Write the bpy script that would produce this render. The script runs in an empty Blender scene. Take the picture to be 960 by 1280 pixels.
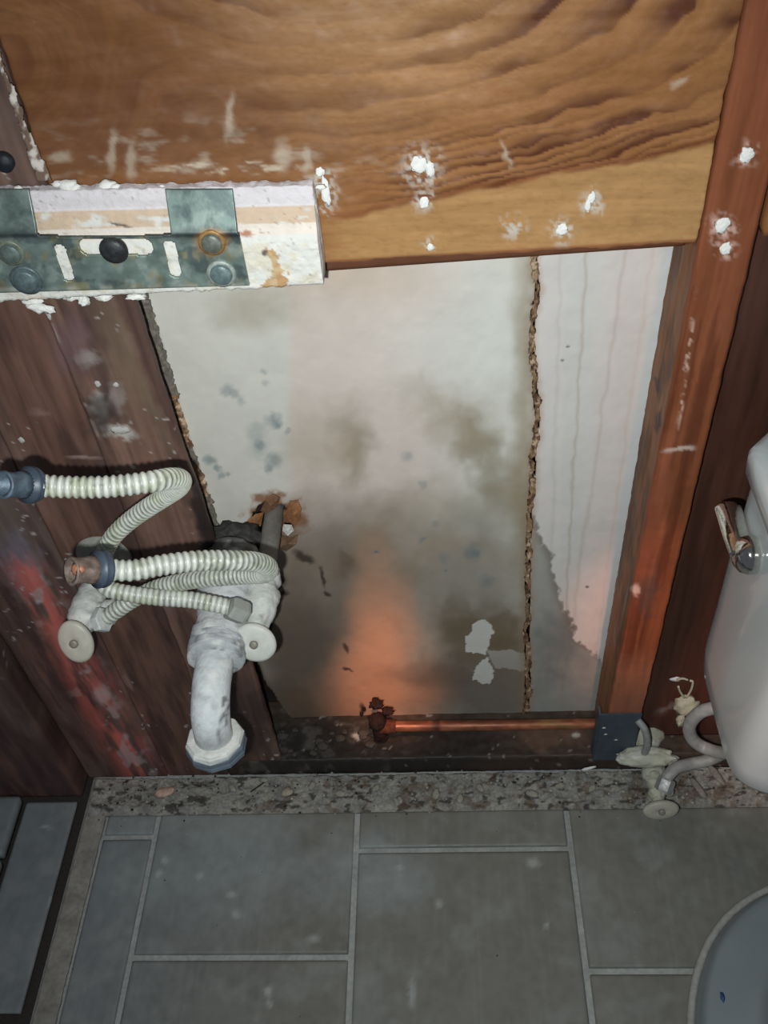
import bpy, bmesh, math, random
import numpy as np
from mathutils import Vector, Matrix

# ------------------------------------------------------------ camera, world, lights, exposure
S = bpy.context.scene
COL = S.collection
F = 1147.0                                   # focal length in pixels of the 960x1280 frame
DN = np.array([117.0, 1110.0, F]); DN /= np.linalg.norm(DN)       # world -Z seen from the camera
DP = np.array([35.0, -1190.0, F]); DP -= DN * (DP @ DN); DP /= np.linalg.norm(DP)   # world +Y
RT = np.cross(DN, DP)                        # world +X
R = np.array([RT, DP, -DN])
CAM = np.array([0.0, -0.68, 1.2715])

cam = bpy.data.cameras.new('camera')
cam.sensor_fit = 'VERTICAL'; cam.sensor_height = 32.0; cam.lens = F / 1280.0 * 32.0
cam.clip_start = 0.02; cam.clip_end = 30
co = bpy.data.objects.new('camera', cam); COL.objects.link(co)
rx = R @ np.array([1, 0, 0.]); ry = -(R @ np.array([0, 1., 0])); rz = -(R @ np.array([0, 0, 1.]))
co.matrix_world = Matrix(((rx[0], ry[0], rz[0], CAM[0]), (rx[1], ry[1], rz[1], CAM[1]),
                          (rx[2], ry[2], rz[2], CAM[2]), (0, 0, 0, 1)))
S.camera = co

w = bpy.data.worlds.new('world'); S.world = w; w.use_nodes = True
w.node_tree.nodes['Background'].inputs[0].default_value = (0.78, 0.86, 1.0, 1)
w.node_tree.nodes['Background'].inputs[1].default_value = 0.10

S.view_settings.view_transform = 'Standard'; S.view_settings.look = 'None'
S.view_settings.exposure = 0.0; S.view_settings.gamma = 1.0; S.view_settings.use_curve_mapping = False


def lamp(name, kind, loc, target, power, color, size=0.02, spot=40, blend=0.6):
    l = bpy.data.lights.new(name, kind); l.energy = power; l.color = color
    o = bpy.data.objects.new(name, l); COL.objects.link(o); o.location = loc
    d = Vector(target) - Vector(loc)
    o.rotation_euler = d.to_track_quat('-Z', 'Y').to_euler()
    if kind == 'AREA':
        l.shape = 'DISK'; l.size = size
    else:
        l.shadow_soft_size = size
    if kind == 'SPOT':
        l.spot_size = math.radians(spot); l.spot_blend = blend
    return o


# the phone's flash, just left of and below its lens
lamp('phone_flash', 'SPOT', (-0.035, -0.675, 1.225), (0.01, -0.05, 0.50), 27, (0.93, 0.99, 1.0), 0.006, 118, 1.0)
# added unseen warm spots, aimed at drywall, boards, stud and tank as soft streaks
lamp('added_warm_spot', 'SPOT', (0.05, -0.62, 1.75), (-0.098, 0.07, 0.13), 120, (1.0, 0.46, 0.24), 0.02, 6.8, 1.0)
lamp('added_warm_spot', 'SPOT', (-0.25, -0.75, 1.80), (-0.49, 0.0, 0.20), 14, (1.0, 0.30, 0.24), 0.02, 7, 1.0)
lamp('added_warm_spot', 'SPOT', (0.28, -0.80, 1.80), (0.228, 0.0, 0.38), 70, (1.0, 0.40, 0.24), 0.02, 7, 1.0)
lamp('added_warm_spot', 'SPOT', (-0.15, -0.9, 1.6), (0.30, -0.20, 0.44), 50, (1.0, 0.70, 0.60), 0.04, 10, 1.0)


# ------------------------------------------------------------ pixel helpers: a pixel becomes a point on a real plane
def ray(x, y): return R @ np.array([x - 480.0, y - 640.0, F])
def onY(x, y, Y=0.0):
    r = ray(x, y); return CAM + r * (Y - CAM[1]) / r[1]
def onZ(x, y, Z=0.0):
    r = ray(x, y); return CAM + r * (Z - CAM[2]) / r[2]
def dep(x, y, d): return CAM + ray(x, y) * d / F
def px_of(P):
    c = (np.asarray(P) - CAM) @ R            # world -> camera coords
    return 480 + F * c[..., 0] / c[..., 2], 640 + F * c[..., 1] / c[..., 2]


# ------------------------------------------------------------ noise
_rs = np.random.RandomState(11)
_T = _rs.rand(256, 256)
def vn(x, y):
    xi = np.floor(x).astype(int); yi = np.floor(y).astype(int)
    fx = x - xi; fy = y - yi
    fx = fx * fx * (3 - 2 * fx); fy = fy * fy * (3 - 2 * fy)
    a = _T[xi & 255, yi & 255]; b = _T[(xi + 1) & 255, yi & 255]
    c = _T[xi & 255, (yi + 1) & 255]; d = _T[(xi + 1) & 255, (yi + 1) & 255]
    return (a * (1 - fx) + b * fx) * (1 - fy) + (c * (1 - fx) + d * fx) * fy
def fbm(x, y, o=4, seed=0):
    x = np.asarray(x, float) + seed * 17.3; y = np.asarray(y, float) + seed * 9.7
    s = 0; a = 0.5; t = 0
    for i in range(o):
        s = s + a * vn(x, y); t += a; x = x * 2.03 + 5.1; y = y * 2.03 + 3.3; a *= 0.5
    return s / t
def sm(e0, e1, x):
    t = np.clip((x - e0) / (e1 - e0), 0, 1); return t * t * (3 - 2 * t)
def lin(c):
    c = np.asarray(c, float) / 255.0
    return np.where(c <= 0.04045, c / 12.92, ((c + 0.055) / 1.055) ** 2.4)
def mix(a, b, m):
    m = np.asarray(m)[..., None]; return a * (1 - m) + b * m
def blob(x, y, cx, cy, rx_, ry_, soft=0.5, warp=0.0, ws=30.0, ang=0.0, seed=0):
    if warp:
        x = x + (fbm(x / ws, y / ws, 3, seed) - 0.5) * warp * 2
        y = y + (fbm(x / ws, y / ws, 3, seed + 5) - 0.5) * warp * 2
    dx = x - cx; dy = y - cy; ca, sa = math.cos(ang), math.sin(ang)
    u = (dx * ca + dy * sa) / rx_; v = (-dx * sa + dy * ca) / ry_
    return 1 - sm(1 - soft, 1 + soft, np.sqrt(u * u + v * v))
def inpoly(x, y, pts):
    ins = np.zeros(np.shape(x), bool); n = len(pts)
    for i in range(n):
        x1, y1 = pts[i]; x2, y2 = pts[(i + 1) % n]
        if y1 == y2: continue
        c = ((y1 > y) != (y2 > y)) & (x < (x2 - x1) * (y - y1) / (y2 - y1) + x1)
        ins ^= c
    return ins


# ------------------------------------------------------------ materials
MATS = {}
def mat(name, rough=0.6, metal=0.0, color=None, nscale=120, namt=0.15, bump=0.2, bscale=300, spec=0.5,
        stretch=(1, 1, 1), coat=0.0, rvar=0.15):
    m = bpy.data.materials.new(name); m.use_nodes = True; nt = m.node_tree; N = nt.nodes; L = nt.links
    b = N['Principled BSDF']
    b.inputs['Roughness'].default_value = rough; b.inputs['Metallic'].default_value = metal
    b.inputs['Specular IOR Level'].default_value = spec
    b.inputs['Coat Weight'].default_value = coat
    tc = N.new('ShaderNodeTexCoord'); mp = N.new('ShaderNodeMapping'); mp.inputs['Scale'].default_value = stretch
    L.new(tc.outputs['Object'], mp.inputs['Vector'])
    n1 = N.new('ShaderNodeTexNoise'); n1.inputs['Scale'].default_value = nscale; n1.inputs['Detail'].default_value = 5
    L.new(mp.outputs[0], n1.inputs['Vector'])
    mr = N.new('ShaderNodeMapRange'); mr.inputs[1].default_value = 0.3; mr.inputs[2].default_value = 0.7
    mr.inputs[3].default_value = 1 - namt; mr.inputs[4].default_value = 1 + namt
    L.new(n1.outputs['Fac'], mr.inputs[0])
    mx = N.new('ShaderNodeVectorMath'); mx.operation = 'SCALE'
    if color is None:
        a = N.new('ShaderNodeAttribute'); a.attribute_name = 'Col'; L.new(a.outputs['Color'], mx.inputs[0])
    else:
        c = N.new('ShaderNodeRGB'); c.outputs[0].default_value = (*lin(color), 1); L.new(c.outputs[0], mx.inputs[0])
    L.new(mr.outputs[0], mx.inputs['Scale']); L.new(mx.outputs[0], b.inputs['Base Color'])
    n2 = N.new('ShaderNodeTexNoise'); n2.inputs['Scale'].default_value = bscale; n2.inputs['Detail'].default_value = 6
    L.new(mp.outputs[0], n2.inputs['Vector'])
    bp = N.new('ShaderNodeBump'); bp.inputs['Strength'].default_value = bump; bp.inputs['Distance'].default_value = 0.001
    L.new(n2.outputs['Fac'], bp.inputs['Height']); L.new(bp.outputs[0], b.inputs['Normal'])
    r2 = N.new('ShaderNodeMapRange'); r2.inputs[1].default_value = 0.3; r2.inputs[2].default_value = 0.7
    r2.inputs[3].default_value = max(0.02, rough - rvar); r2.inputs[4].default_value = min(1, rough + rvar)
    L.new(n1.outputs['Fac'], r2.inputs[0]); L.new(r2.outputs[0], b.inputs['Roughness'])
    MATS[name] = m; return m

M_WOODH = mat('varnished_wood', 0.42, nscale=60, namt=0.10, bump=0.15, bscale=150, stretch=(0.15, 1, 1.5), spec=0.4)
M_WOODV = mat('stained_wood_vertical', 0.55, nscale=90, namt=0.16, bump=0.25, bscale=220, stretch=(1, 1, 0.12), spec=0.28)
M_PAPER = mat('drywall_paper', 0.9, nscale=40, namt=0.03, bump=0.12, bscale=260, spec=0.1)
M_TORN = mat('torn_gypsum', 0.95, nscale=200, namt=0.25, bump=0.7, bscale=500, spec=0.1)
M_TILE = mat('slate_grey_tile', 0.5, nscale=70, namt=0.08, bump=0.15, bscale=260, spec=0.35)
M_GROUT = mat('grout', 0.9, nscale=160, namt=0.15, bump=0.5, bscale=500, spec=0.2)
M_RUBBLE = mat('rubble', 0.9, nscale=260, namt=0.25, bump=0.8, bscale=500, spec=0.2)
M_PLASTER = mat('plaster_crust', 0.85, nscale=120, namt=0.06, bump=0.6, bscale=420, spec=0.25)
M_GALV = mat('galvanised_steel', 0.45, metal=0.55, nscale=70, namt=0.22, bump=0.12, bscale=200)
M_BOLT = mat('old_bolt', 0.5, metal=0.25, nscale=200, namt=0.25, bump=0.3, bscale=500)
M_HOSE = mat('ribbed_hose', 0.38, nscale=180, namt=0.10, bump=0.15, bscale=500, spec=0.5)
M_PAINTED = mat('paint_caked_metal', 0.7, nscale=150, namt=0.09, bump=0.7, bscale=330, spec=0.3)
M_PLASTIC = mat('grey_plastic', 0.5, color=(150, 152, 145), nscale=100, namt=0.1, bump=0.1)
M_RUBBER = mat('dark_rubber', 0.35, color=(62, 72, 84), nscale=80, namt=0.3, bump=0.1)
M_COPPER = mat('copper', 0.5, metal=0.4, nscale=90, namt=0.3, bump=0.15, bscale=300, stretch=(0.3, 1, 1))
M_CERAMIC = mat('ceramic', 0.16, color=(178, 184, 184), nscale=10, namt=0.01, bump=0.0, spec=0.5, coat=0.4, rvar=0.02)
M_CHROME = mat('chrome', 0.08, metal=1.0, color=(215, 212, 205), nscale=250, namt=0.12, bump=0.12, bscale=300, rvar=0.05)
M_DARK = mat('dark_cavity_board', 0.8, color=(38, 28, 24), nscale=60, namt=0.3, bump=0.3)
M_TUBE = mat('grey_supply_tube', 0.5, metal=0.1, color=(150, 152, 150), nscale=120, namt=0.15, bump=0.15)
M_STEELB = mat('blue_grey_steel', 0.5, metal=0.25, color=(72, 84, 94), nscale=60, namt=0.2, bump=0.2)


# ------------------------------------------------------------ object helpers
def link(name, me, m=None, parent=None):
    o = bpy.data.objects.new(name, me); COL.objects.link(o)
    if m: me.materials.append(m)
    if parent: o.parent = parent
    return o
def empty(name, loc=(0, 0, 0)):
    o = bpy.data.objects.new(name, None); COL.objects.link(o); o.location = loc; o.empty_display_size = 0.03
    return o
def tag(o, label=None, cat=None, group=None, kind=None):
    if label: o['label'] = label
    if cat: o['category'] = cat
    if group: o['group'] = group
    if kind: o['kind'] = kind
    return o
def put(o, root):
    """parent o (built in world coordinates) to root, keeping it where it is; origin moved onto the piece"""
    o.parent = root
    return o
def centre(o):
    me = o.data; n = len(me.vertices)
    a = np.empty(n * 3); me.vertices.foreach_get('co', a); a = a.reshape(-1, 3)
    c = (a.min(0) + a.max(0)) / 2
    me.vertices.foreach_set('co', (a - c).ravel()); me.update()
    base = np.array(o.parent.location) if o.parent else np.zeros(3)
    o.location = c - base
    return o
def from_arrays(name, V, Fc, col=None, m=None, parent=None, smooth=True, merge=0.0):
    me = bpy.data.meshes.new(name)
    V = np.asarray(V, float); Fc = np.asarray(Fc, int)
    me.vertices.add(len(V)); me.vertices.foreach_set('co', V.ravel())
    k = Fc.shape[1]
    me.loops.add(Fc.size); me.loops.foreach_set('vertex_index', Fc.ravel())
    me.polygons.add(len(Fc)); me.polygons.foreach_set('loop_start', np.arange(len(Fc)) * k)
    me.polygons.foreach_set('loop_total', np.full(len(Fc), k))
    me.update(calc_edges=True); me.validate()
    if col is not None:
        a = me.color_attributes.new('Col', 'FLOAT_COLOR', 'POINT')
        c4 = np.ones((len(V), 4)); c4[:, :3] = np.clip(col, 0, 1); a.data.foreach_set('color', c4.ravel())
    if merge:
        b = bmesh.new(); b.from_mesh(me); bmesh.ops.remove_doubles(b, verts=b.verts, dist=merge); b.to_mesh(me); b.free()
    me.polygons.foreach_set('use_smooth', np.full(len(me.polygons), smooth))
    o = link(name, me, m, parent)
    return centre(o)

def sheet(name, O, U, Vv, nu, nv, colf, hf=None, maskf=None, thick=0.002, m=None, parent=None, smooth=True):
    """a grid over O + u*U + v*V displaced along U x V by hf, coloured by colf(px, py, P), holes where maskf is False"""
    O, U, Vv = map(lambda a: np.asarray(a, float), (O, U, Vv))
    u, v = np.meshgrid(np.linspace(0, 1, nu), np.linspace(0, 1, nv), indexing='ij')
    P = O + u[..., None] * U + v[..., None] * Vv
    n = np.cross(U, Vv); n /= np.linalg.norm(n)
    X, Y = px_of(P)
    if hf is not None: P = P + hf(X, Y, P)[..., None] * n
    c = colf(X, Y, P)
    idx = np.arange(nu * nv).reshape(nu, nv)
    q = np.stack([idx[:-1, :-1], idx[1:, :-1], idx[1:, 1:], idx[:-1, 1:]], -1).reshape(-1, 4)
    if maskf is not None:
        mk = maskf(X, Y, P).ravel(); q = q[mk[q].sum(1) >= 3]
        used = np.unique(q); rm = np.full(nu * nv, -1); rm[used] = np.arange(len(used)); q = rm[q]
        o = from_arrays(name, P.reshape(-1, 3)[used], q, c.reshape(-1, 3)[used], m, parent, smooth)
    else:
        o = from_arrays(name, P.reshape(-1, 3), q, c.reshape(-1, 3), m, parent, smooth)
    if thick:
        md = o.modifiers.new('thickness', 'SOLIDIFY'); md.thickness = thick; md.offset = -1
    return o

def gridbox(name, lo, hi, res, colf, m, parent=None, rad=0.002, wob=0.0):
    """solid box of fine grid faces with rounded edges, coloured by colf(px, py, P)"""
    lo = np.array(lo, float); hi = np.array(hi, float)
    Vs = []; Fs = []; base = 0
    for ax in range(3):
        a, b = (ax + 1) % 3, (ax + 2) % 3
        na = max(2, int((hi[a] - lo[a]) / res[a]) + 1); nb = max(2, int((hi[b] - lo[b]) / res[b]) + 1)
        ta = np.linspace(0, 1, na); tb = np.linspace(0, 1, nb)
        for s in (0, 1):
            g, h = np.meshgrid(lo[a] + ta * (hi[a] - lo[a]), lo[b] + tb * (hi[b] - lo[b]), indexing='ij')
            P = np.zeros(g.shape + (3,)); P[..., a] = g; P[..., b] = h; P[..., ax] = (lo, hi)[s][ax]
            idx = np.arange(na * nb).reshape(na, nb) + base
            q = np.stack([idx[:-1, :-1], idx[1:, :-1], idx[1:, 1:], idx[:-1, 1:]], -1).reshape(-1, 4)
            if s == 0: q = q[:, ::-1]
            Vs.append(P.reshape(-1, 3)); Fs.append(q); base += na * nb
    V = np.concatenate(Vs); Fc = np.concatenate(Fs)
    r = min(rad, (hi - lo).min() / 2.01)
    cc = np.clip(V, lo + r, hi - r); d = V - cc; ln = np.linalg.norm(d, axis=1, keepdims=True)
    V2 = np.where(ln > 1e-9, cc + d / np.maximum(ln, 1e-9) * r, V)
    if wob:
        V2 = V2.copy()
        V2[:, 0] += (fbm(V2[:, 2] * 60, V2[:, 1] * 60, 3, 3) - 0.5) * wob
        V2[:, 1] += (fbm(V2[:, 2] * 60 + 9, V2[:, 0] * 60, 3, 4) - 0.5) * wob * 0.6
        V2[:, 2] += (fbm(V2[:, 0] * 60 + 5, V2[:, 1] * 60, 3, 6) - 0.5) * wob
    X, Y = px_of(V2); c = colf(X, Y, V2)
    return from_arrays(name, V2, Fc, c, m, parent, True, merge=1e-5)

def box(name, lo, hi, m, parent=None, bev=0.0015):
    b = bmesh.new(); bmesh.ops.create_cube(b, size=1)
    lo = Vector(lo); hi = Vector(hi)
    for v in b.verts: v.co = Vector([lo[i] + (v.co[i] + 0.5) * (hi[i] - lo[i]) for i in range(3)])
    if bev: bmesh.ops.bevel(b, geom=b.edges[:], offset=bev, segments=2, affect='EDGES')
    me = bpy.data.meshes.new(name); b.to_mesh(me); b.free()
    me.polygons.foreach_set('use_smooth', np.full(len(me.polygons), False))
    return centre(link(name, me, m, parent))

def frames(P):
    P = np.asarray(P, float); T = np.gradient(P, axis=0); T /= np.linalg.norm(T, axis=1, keepdims=True)
    ref = np.array([0, 0, 1.0]) if abs(T[0][2]) < 0.9 else np.array([1.0, 0, 0])
    n = np.cross(T[0], ref); n /= np.linalg.norm(n); Ns = [n]
    for i in range(1, len(P)):
        n = Ns[-1] - T[i] * (Ns[-1] @ T[i]); n /= np.linalg.norm(n); Ns.append(n)
    Ns = np.array(Ns); return T, Ns, np.cross(T, Ns)
def spline(pts, step):
    """Catmull-Rom through pts, resampled evenly"""
    p = [np.asarray(a, float) for a in pts]; p = [2 * p[0] - p[1]] + p + [2 * p[-1] - p[-2]]; out = []
    for i in range(1, len(p) - 2):
        for t in np.linspace(0, 1, 30, endpoint=False):
            a, b, c, d = p[i - 1:i + 3]
            out.append(0.5 * ((2 * b) + (c - a) * t + (2 * a - 5 * b + 4 * c - d) * t * t + (-a + 3 * b - 3 * c + d) * t ** 3))
    out.append(p[-2]); out = np.array(out)
    s = np.r_[0, np.cumsum(np.linalg.norm(np.diff(out, axis=0), axis=1))]; n = max(3, int(s[-1] / step))
    q = np.linspace(0, s[-1], n)
    return np.stack([np.interp(q, s, out[:, k]) for k in range(3)], 1), q
def tube(name, P, rad, m, parent=None, seg=20, colf=None, hollow=0.0, crust=0.0, cs=120, smooth=True, caps=True, flat=(1, 1)):
    P = np.asarray(P, float); n = len(P); rad = np.broadcast_to(np.asarray(rad, float), (n,))
    T, A, B = frames(P); th = np.linspace(0, 2 * math.pi, seg, endpoint=False)
    ring = A[:, None] * np.cos(th)[None, :, None] * flat[0] + B[:, None] * np.sin(th)[None, :, None] * flat[1]
    rr = rad[:, None] * np.ones(seg)
    if crust:
        s = np.r_[0, np.cumsum(np.linalg.norm(np.diff(P, axis=0), axis=1))]
        cx = np.cos(th) * 1.3; sx = np.sin(th) * 1.3
        k = fbm(s[:, None] * cs + cx[None] * 2, sx[None] * 2 + s[:, None] * cs * 0.7, 4, 3)
        rr = rr + (k - 0.42) * crust * 2
    V = P[:, None] + ring * rr[..., None]
    V = V.reshape(-1, 3); idx = np.arange(n * seg).reshape(n, seg); nx = np.roll(idx, -1, 1)
    Fc = np.stack([idx[:-1], nx[:-1], nx[1:], idx[1:]], -1).reshape(-1, 4)
    if hollow:
        Vi = (P[-1] + ring[-1] * rad[-1] * hollow); Vb = Vi - T[-1] * rad[-1] * 1.2
        b0 = len(V); V = np.concatenate([V, Vi, Vb, [P[-1] - T[-1] * rad[-1] * 1.2]]); o_ = idx[-1]; i1 = np.arange(seg) + b0; i2 = i1 + seg
        r = lambda a: np.roll(a, -1)
        Fc = np.concatenate([Fc, np.stack([o_, r(o_), r(i1), i1], 1), np.stack([i1, r(i1), r(i2), i2], 1),
                             np.stack([i2, r(i2), np.full(seg, b0 + 2 * seg), i2], 1)[:, [0, 1, 2, 2]]])
    elif caps:
        b0 = len(V); V = np.concatenate([V, [P[-1] + T[-1] * rad[-1] * 0.0]])
        e = np.stack([idx[-1], np.roll(idx[-1], -1), np.full(seg, b0), np.full(seg, b0)], 1); Fc = np.concatenate([Fc, e])
    if caps:
        b0 = len(V); V = np.concatenate([V, [P[0]]])
        e = np.stack([np.roll(idx[0], -1), idx[0], np.full(seg, b0), np.full(seg, b0)], 1); Fc = np.concatenate([Fc, e])
    # degenerate quads become triangles
    X, Y = px_of(V); c = colf(X, Y, V) if colf else None
    faces = [tuple(dict.fromkeys(q)) for q in Fc.tolist()]
    me = bpy.data.meshes.new(name); me.from_pydata(V.tolist(), [], faces); me.update()
    if c is not None:
        a = me.color_attributes.new('Col', 'FLOAT_COLOR', 'POINT'); c4 = np.ones((len(V), 4)); c4[:, :3] = np.clip(c, 0, 1)
        a.data.foreach_set('color', c4.ravel())
    me.polygons.foreach_set('use_smooth', np.full(len(me.polygons), smooth))
    return centre(link(name, me, m, parent))
def lathe(name, o, ax, prof, m, parent=None, **k):
    """prof: (distance along axis, radius)"""
    o = np.asarray(o, float); ax = np.asarray(ax, float); ax = ax / np.linalg.norm(ax)
    prof = np.array(prof, float); d = prof[:, 0].copy()
    for i in range(1, len(d)):
        if d[i] <= d[i - 1]: d[i] = d[i - 1] + 1e-5
    # resample so that crust noise has something to move
    if k.get('crust'):
        q = np.linspace(d[0], d[-1], 60); r = np.interp(q, d, prof[:, 1])
    else: q = d; r = prof[:, 1]
    ref = np.array([0, 0, 1.0]) if abs(ax[2]) < 0.9 else np.array([1.0, 0, 0])
    P = o + q[:, None] * ax
    return tube(name, P, r, m, parent, **k)
def hexnut(name, o, ax, r, h, m, parent=None, colf=None, hollow=0.0):
    o = np.asarray(o, float); ax = np.asarray(ax, float) / np.linalg.norm(ax)
    P = o + np.array([0, 0.15 * h, 0.85 * h, h])[:, None] * ax
    return tube(name, P, [r * 0.9, r, r, r * 0.9], m, parent, seg=6, colf=colf, smooth=False, hollow=hollow)
def lump(name, c, size, m, parent=None, colf=None, seed=0, rough=0.35, sub=3, ax=None, freq=2.2):
    """irregular clod: icosphere pushed about by noise"""
    b = bmesh.new(); bmesh.ops.create_icosphere(b, subdivisions=sub, radius=1)
    from mathutils import noise
    for v in b.verts:
        d = noise.noise(v.co * freq + Vector((seed * 3.1, seed * 1.7, seed))) + 0.5 * noise.noise(v.co * freq * 2.3 + Vector((seed, 0, seed * 2.2)))
        v.co = v.co * (1 + rough * d)
        v.co = Vector((v.co.x * size[0], v.co.y * size[1], v.co.z * size[2]))
    if ax is not None: bmesh.ops.rotate(b, verts=b.verts, cent=(0, 0, 0), matrix=Matrix.Rotation(ax[1], 3, ax[0]))
    me = bpy.data.meshes.new(name); b.to_mesh(me); b.free()
    V = np.array([v.co[:] for v in me.vertices]) + np.asarray(c)
    if colf:
        X, Y = px_of(V); cc = colf(X, Y, V)
        a = me.color_attributes.new('Col', 'FLOAT_COLOR', 'POINT'); c4 = np.ones((len(V), 4)); c4[:, :3] = np.clip(cc, 0, 1)
        a.data.foreach_set('color', c4.ravel())
    me.polygons.foreach_set('use_smooth', np.full(len(me.polygons), True))
    o = link(name, me, m, parent); base = np.array(parent.location) if parent else np.zeros(3)
    o.location = np.asarray(c) - base
    return o
def flatc(rgb, var=0.1, s=14.0, seed=0):
    base = lin(rgb)
    def f(X, Y, P):
        k = 1 + (fbm(X / s, Y / s, 4, seed) - 0.5) * 2 * var
        return base * np.asarray(k)[..., None]
    return f


# ============================================================ colours of the painted surfaces
def c_block(X, Y, P):
    wx = X + (fbm(X / 60, Y / 40, 3, 1) - 0.5) * 26; wy = Y + (fbm(X / 70, Y / 30, 3, 2) - 0.5) * 22
    d1 = np.sqrt(((wx + 10) / 1.35) ** 2 + (wy - 75) ** 2)
    d2 = np.sqrt(((wx - 400) / 2.2) ** 2 + (wy + 60) ** 2)
    k = 26.0
    f = -k * np.log(np.exp(-d1 / k) + np.exp(-(d2 - 20) / k))
    f = f + 0.16 * (wx - 480) * sm(60, 250, wy) * 0.6
    def rings(t):
        fr = t - np.floor(t); return sm(0.25, 0.93, fr) * (1 - sm(0.93, 1.0, fr))
    g1 = rings(f / 34.0); g2 = rings(f / 11.0 + 0.3)
    low = sm(110, 210, Y)
    patchy = 0.40 + 1.1 * sm(.38, .66, fbm(X / 150 + 3, Y / 60, 3, 27))
    quiet = 1 - .45 * blob(X, Y, 270, 175, 260, 60, .8)
    g = (g1 * (1 - 0.6 * low) * (0.6 + .8 * sm(560, 700, X)) + g2 * 0.75 * low * (0.5 + .7 * sm(420, 520, X))) * patchy * quiet
    base = mix(lin((162, 113, 70)), lin((144, 97, 56)), fbm(X / 200, Y / 60, 3, 4))
    base = mix(base, lin((184, 144, 102)), 0.45 * blob(X, Y, 470, 30, 190, 120, 0.9, 50, 70, seed=9))
    base = mix(base, lin((98, 60, 38)), 0.6 * blob(X, Y, 130, 110, 230, 120, 0.8, 40, 80, seed=8))
    c = mix(base, lin((92, 52, 32)), np.clip(g * (0.28 + 0.58 * fbm(X / 50, Y / 50, 3, 12)), 0, 1))
    # long fine fibres along the grain
    fib = fbm(X / 60 + f / 3.0, f / 2.2, 3, 6); c = c * (1 + (fib - 0.5)[..., None] * 0.28)
    # light sapwood edge along the bottom
    sap_y = 258 - (X - 500) * 0.195 + (fbm(X / 50, Y * 0, 3, 7) - 0.5) * 14
    sap = sm(-3, 4, Y - sap_y) * sm(380, 440, X)
    sapc = lin((176, 134, 86)) * (1 + (fbm(X / 80, Y / 4.5, 4, 13) - 0.5)[..., None] * 0.28)
    c = mix(c, sapc, sap * 0.95)
    c = mix(c, lin((120, 66, 38)), 0.55 * np.exp(-((Y - sap_y + 4) / 4.0) ** 2) * sm(380, 440, X))
    dk = sm(0.60, 0.70, fbm(X / 10, Y / 2.6, 2, 19)); c = mix(c, lin((115, 64, 34)), dk * 0.14)
    c = mix(c, lin((120, 62, 40)), 0.7 * sm(4, 0, 327 - (X - 415) * 0.058 - Y) * sm(400, 420, X))
    # dirt and pale smears left by the sink above the bar
    sme = sm(0.56, 0.74, fbm(X / 34, Y / 12, 4, 15)) * blob(X, Y, 260, 205, 210, 50, 0.6)
    c = mix(c, lin((196, 180, 160)), 0.55 * sme)
    c = mix(c, lin((100, 68, 54)), 0.55 * blob(X, Y, 230, 175, 240, 60, 0.7, 20, 40) * fbm(X / 20, Y / 20, 3, 5))
    c = mix(c, lin((205, 190, 165)), 0.75 * sm(0.5, 0.62, fbm(X / 22, Y / 5, 4, 25)) * blob(X, Y, 290, 209, 90, 7, 0.5, 5, 20))
    for (cx, cy, rx_, ry_, a) in ((287, 145, 5, 26, .1), (352, 195, 9, 18, .0), (140, 190, 5, 26, .1), (165, 200, 6, 22, 0), (75, 197, 13, 6, 0),
                                  (632, 192, 3, 15, -.4), (850, 102, 12, 4, -.6), (385, 200, 5, 16, 0)):
        c = mix(c, lin((200, 186, 165)), 0.5 * blob(X, Y, cx, cy, rx_, ry_, 0.6, 5, 9, a, seed=int(cx)))
    for (cx, cy, r_) in ((527, 208, 22), (530, 253, 12), (738, 252, 13), (703, 287, 14), (642, 285, 14), (538, 309, 9), (403, 228, 16), (408, 250, 14)):
        c = mix(c, lin((205, 200, 190)), 0.6 * blob(X, Y, cx, cy, r_, r_, 0.8, 8, 12, seed=int(cx)) * sm(.42, .62, fbm(X / 5, Y / 5, 3, 77)) * 1.4)
    return c

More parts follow.
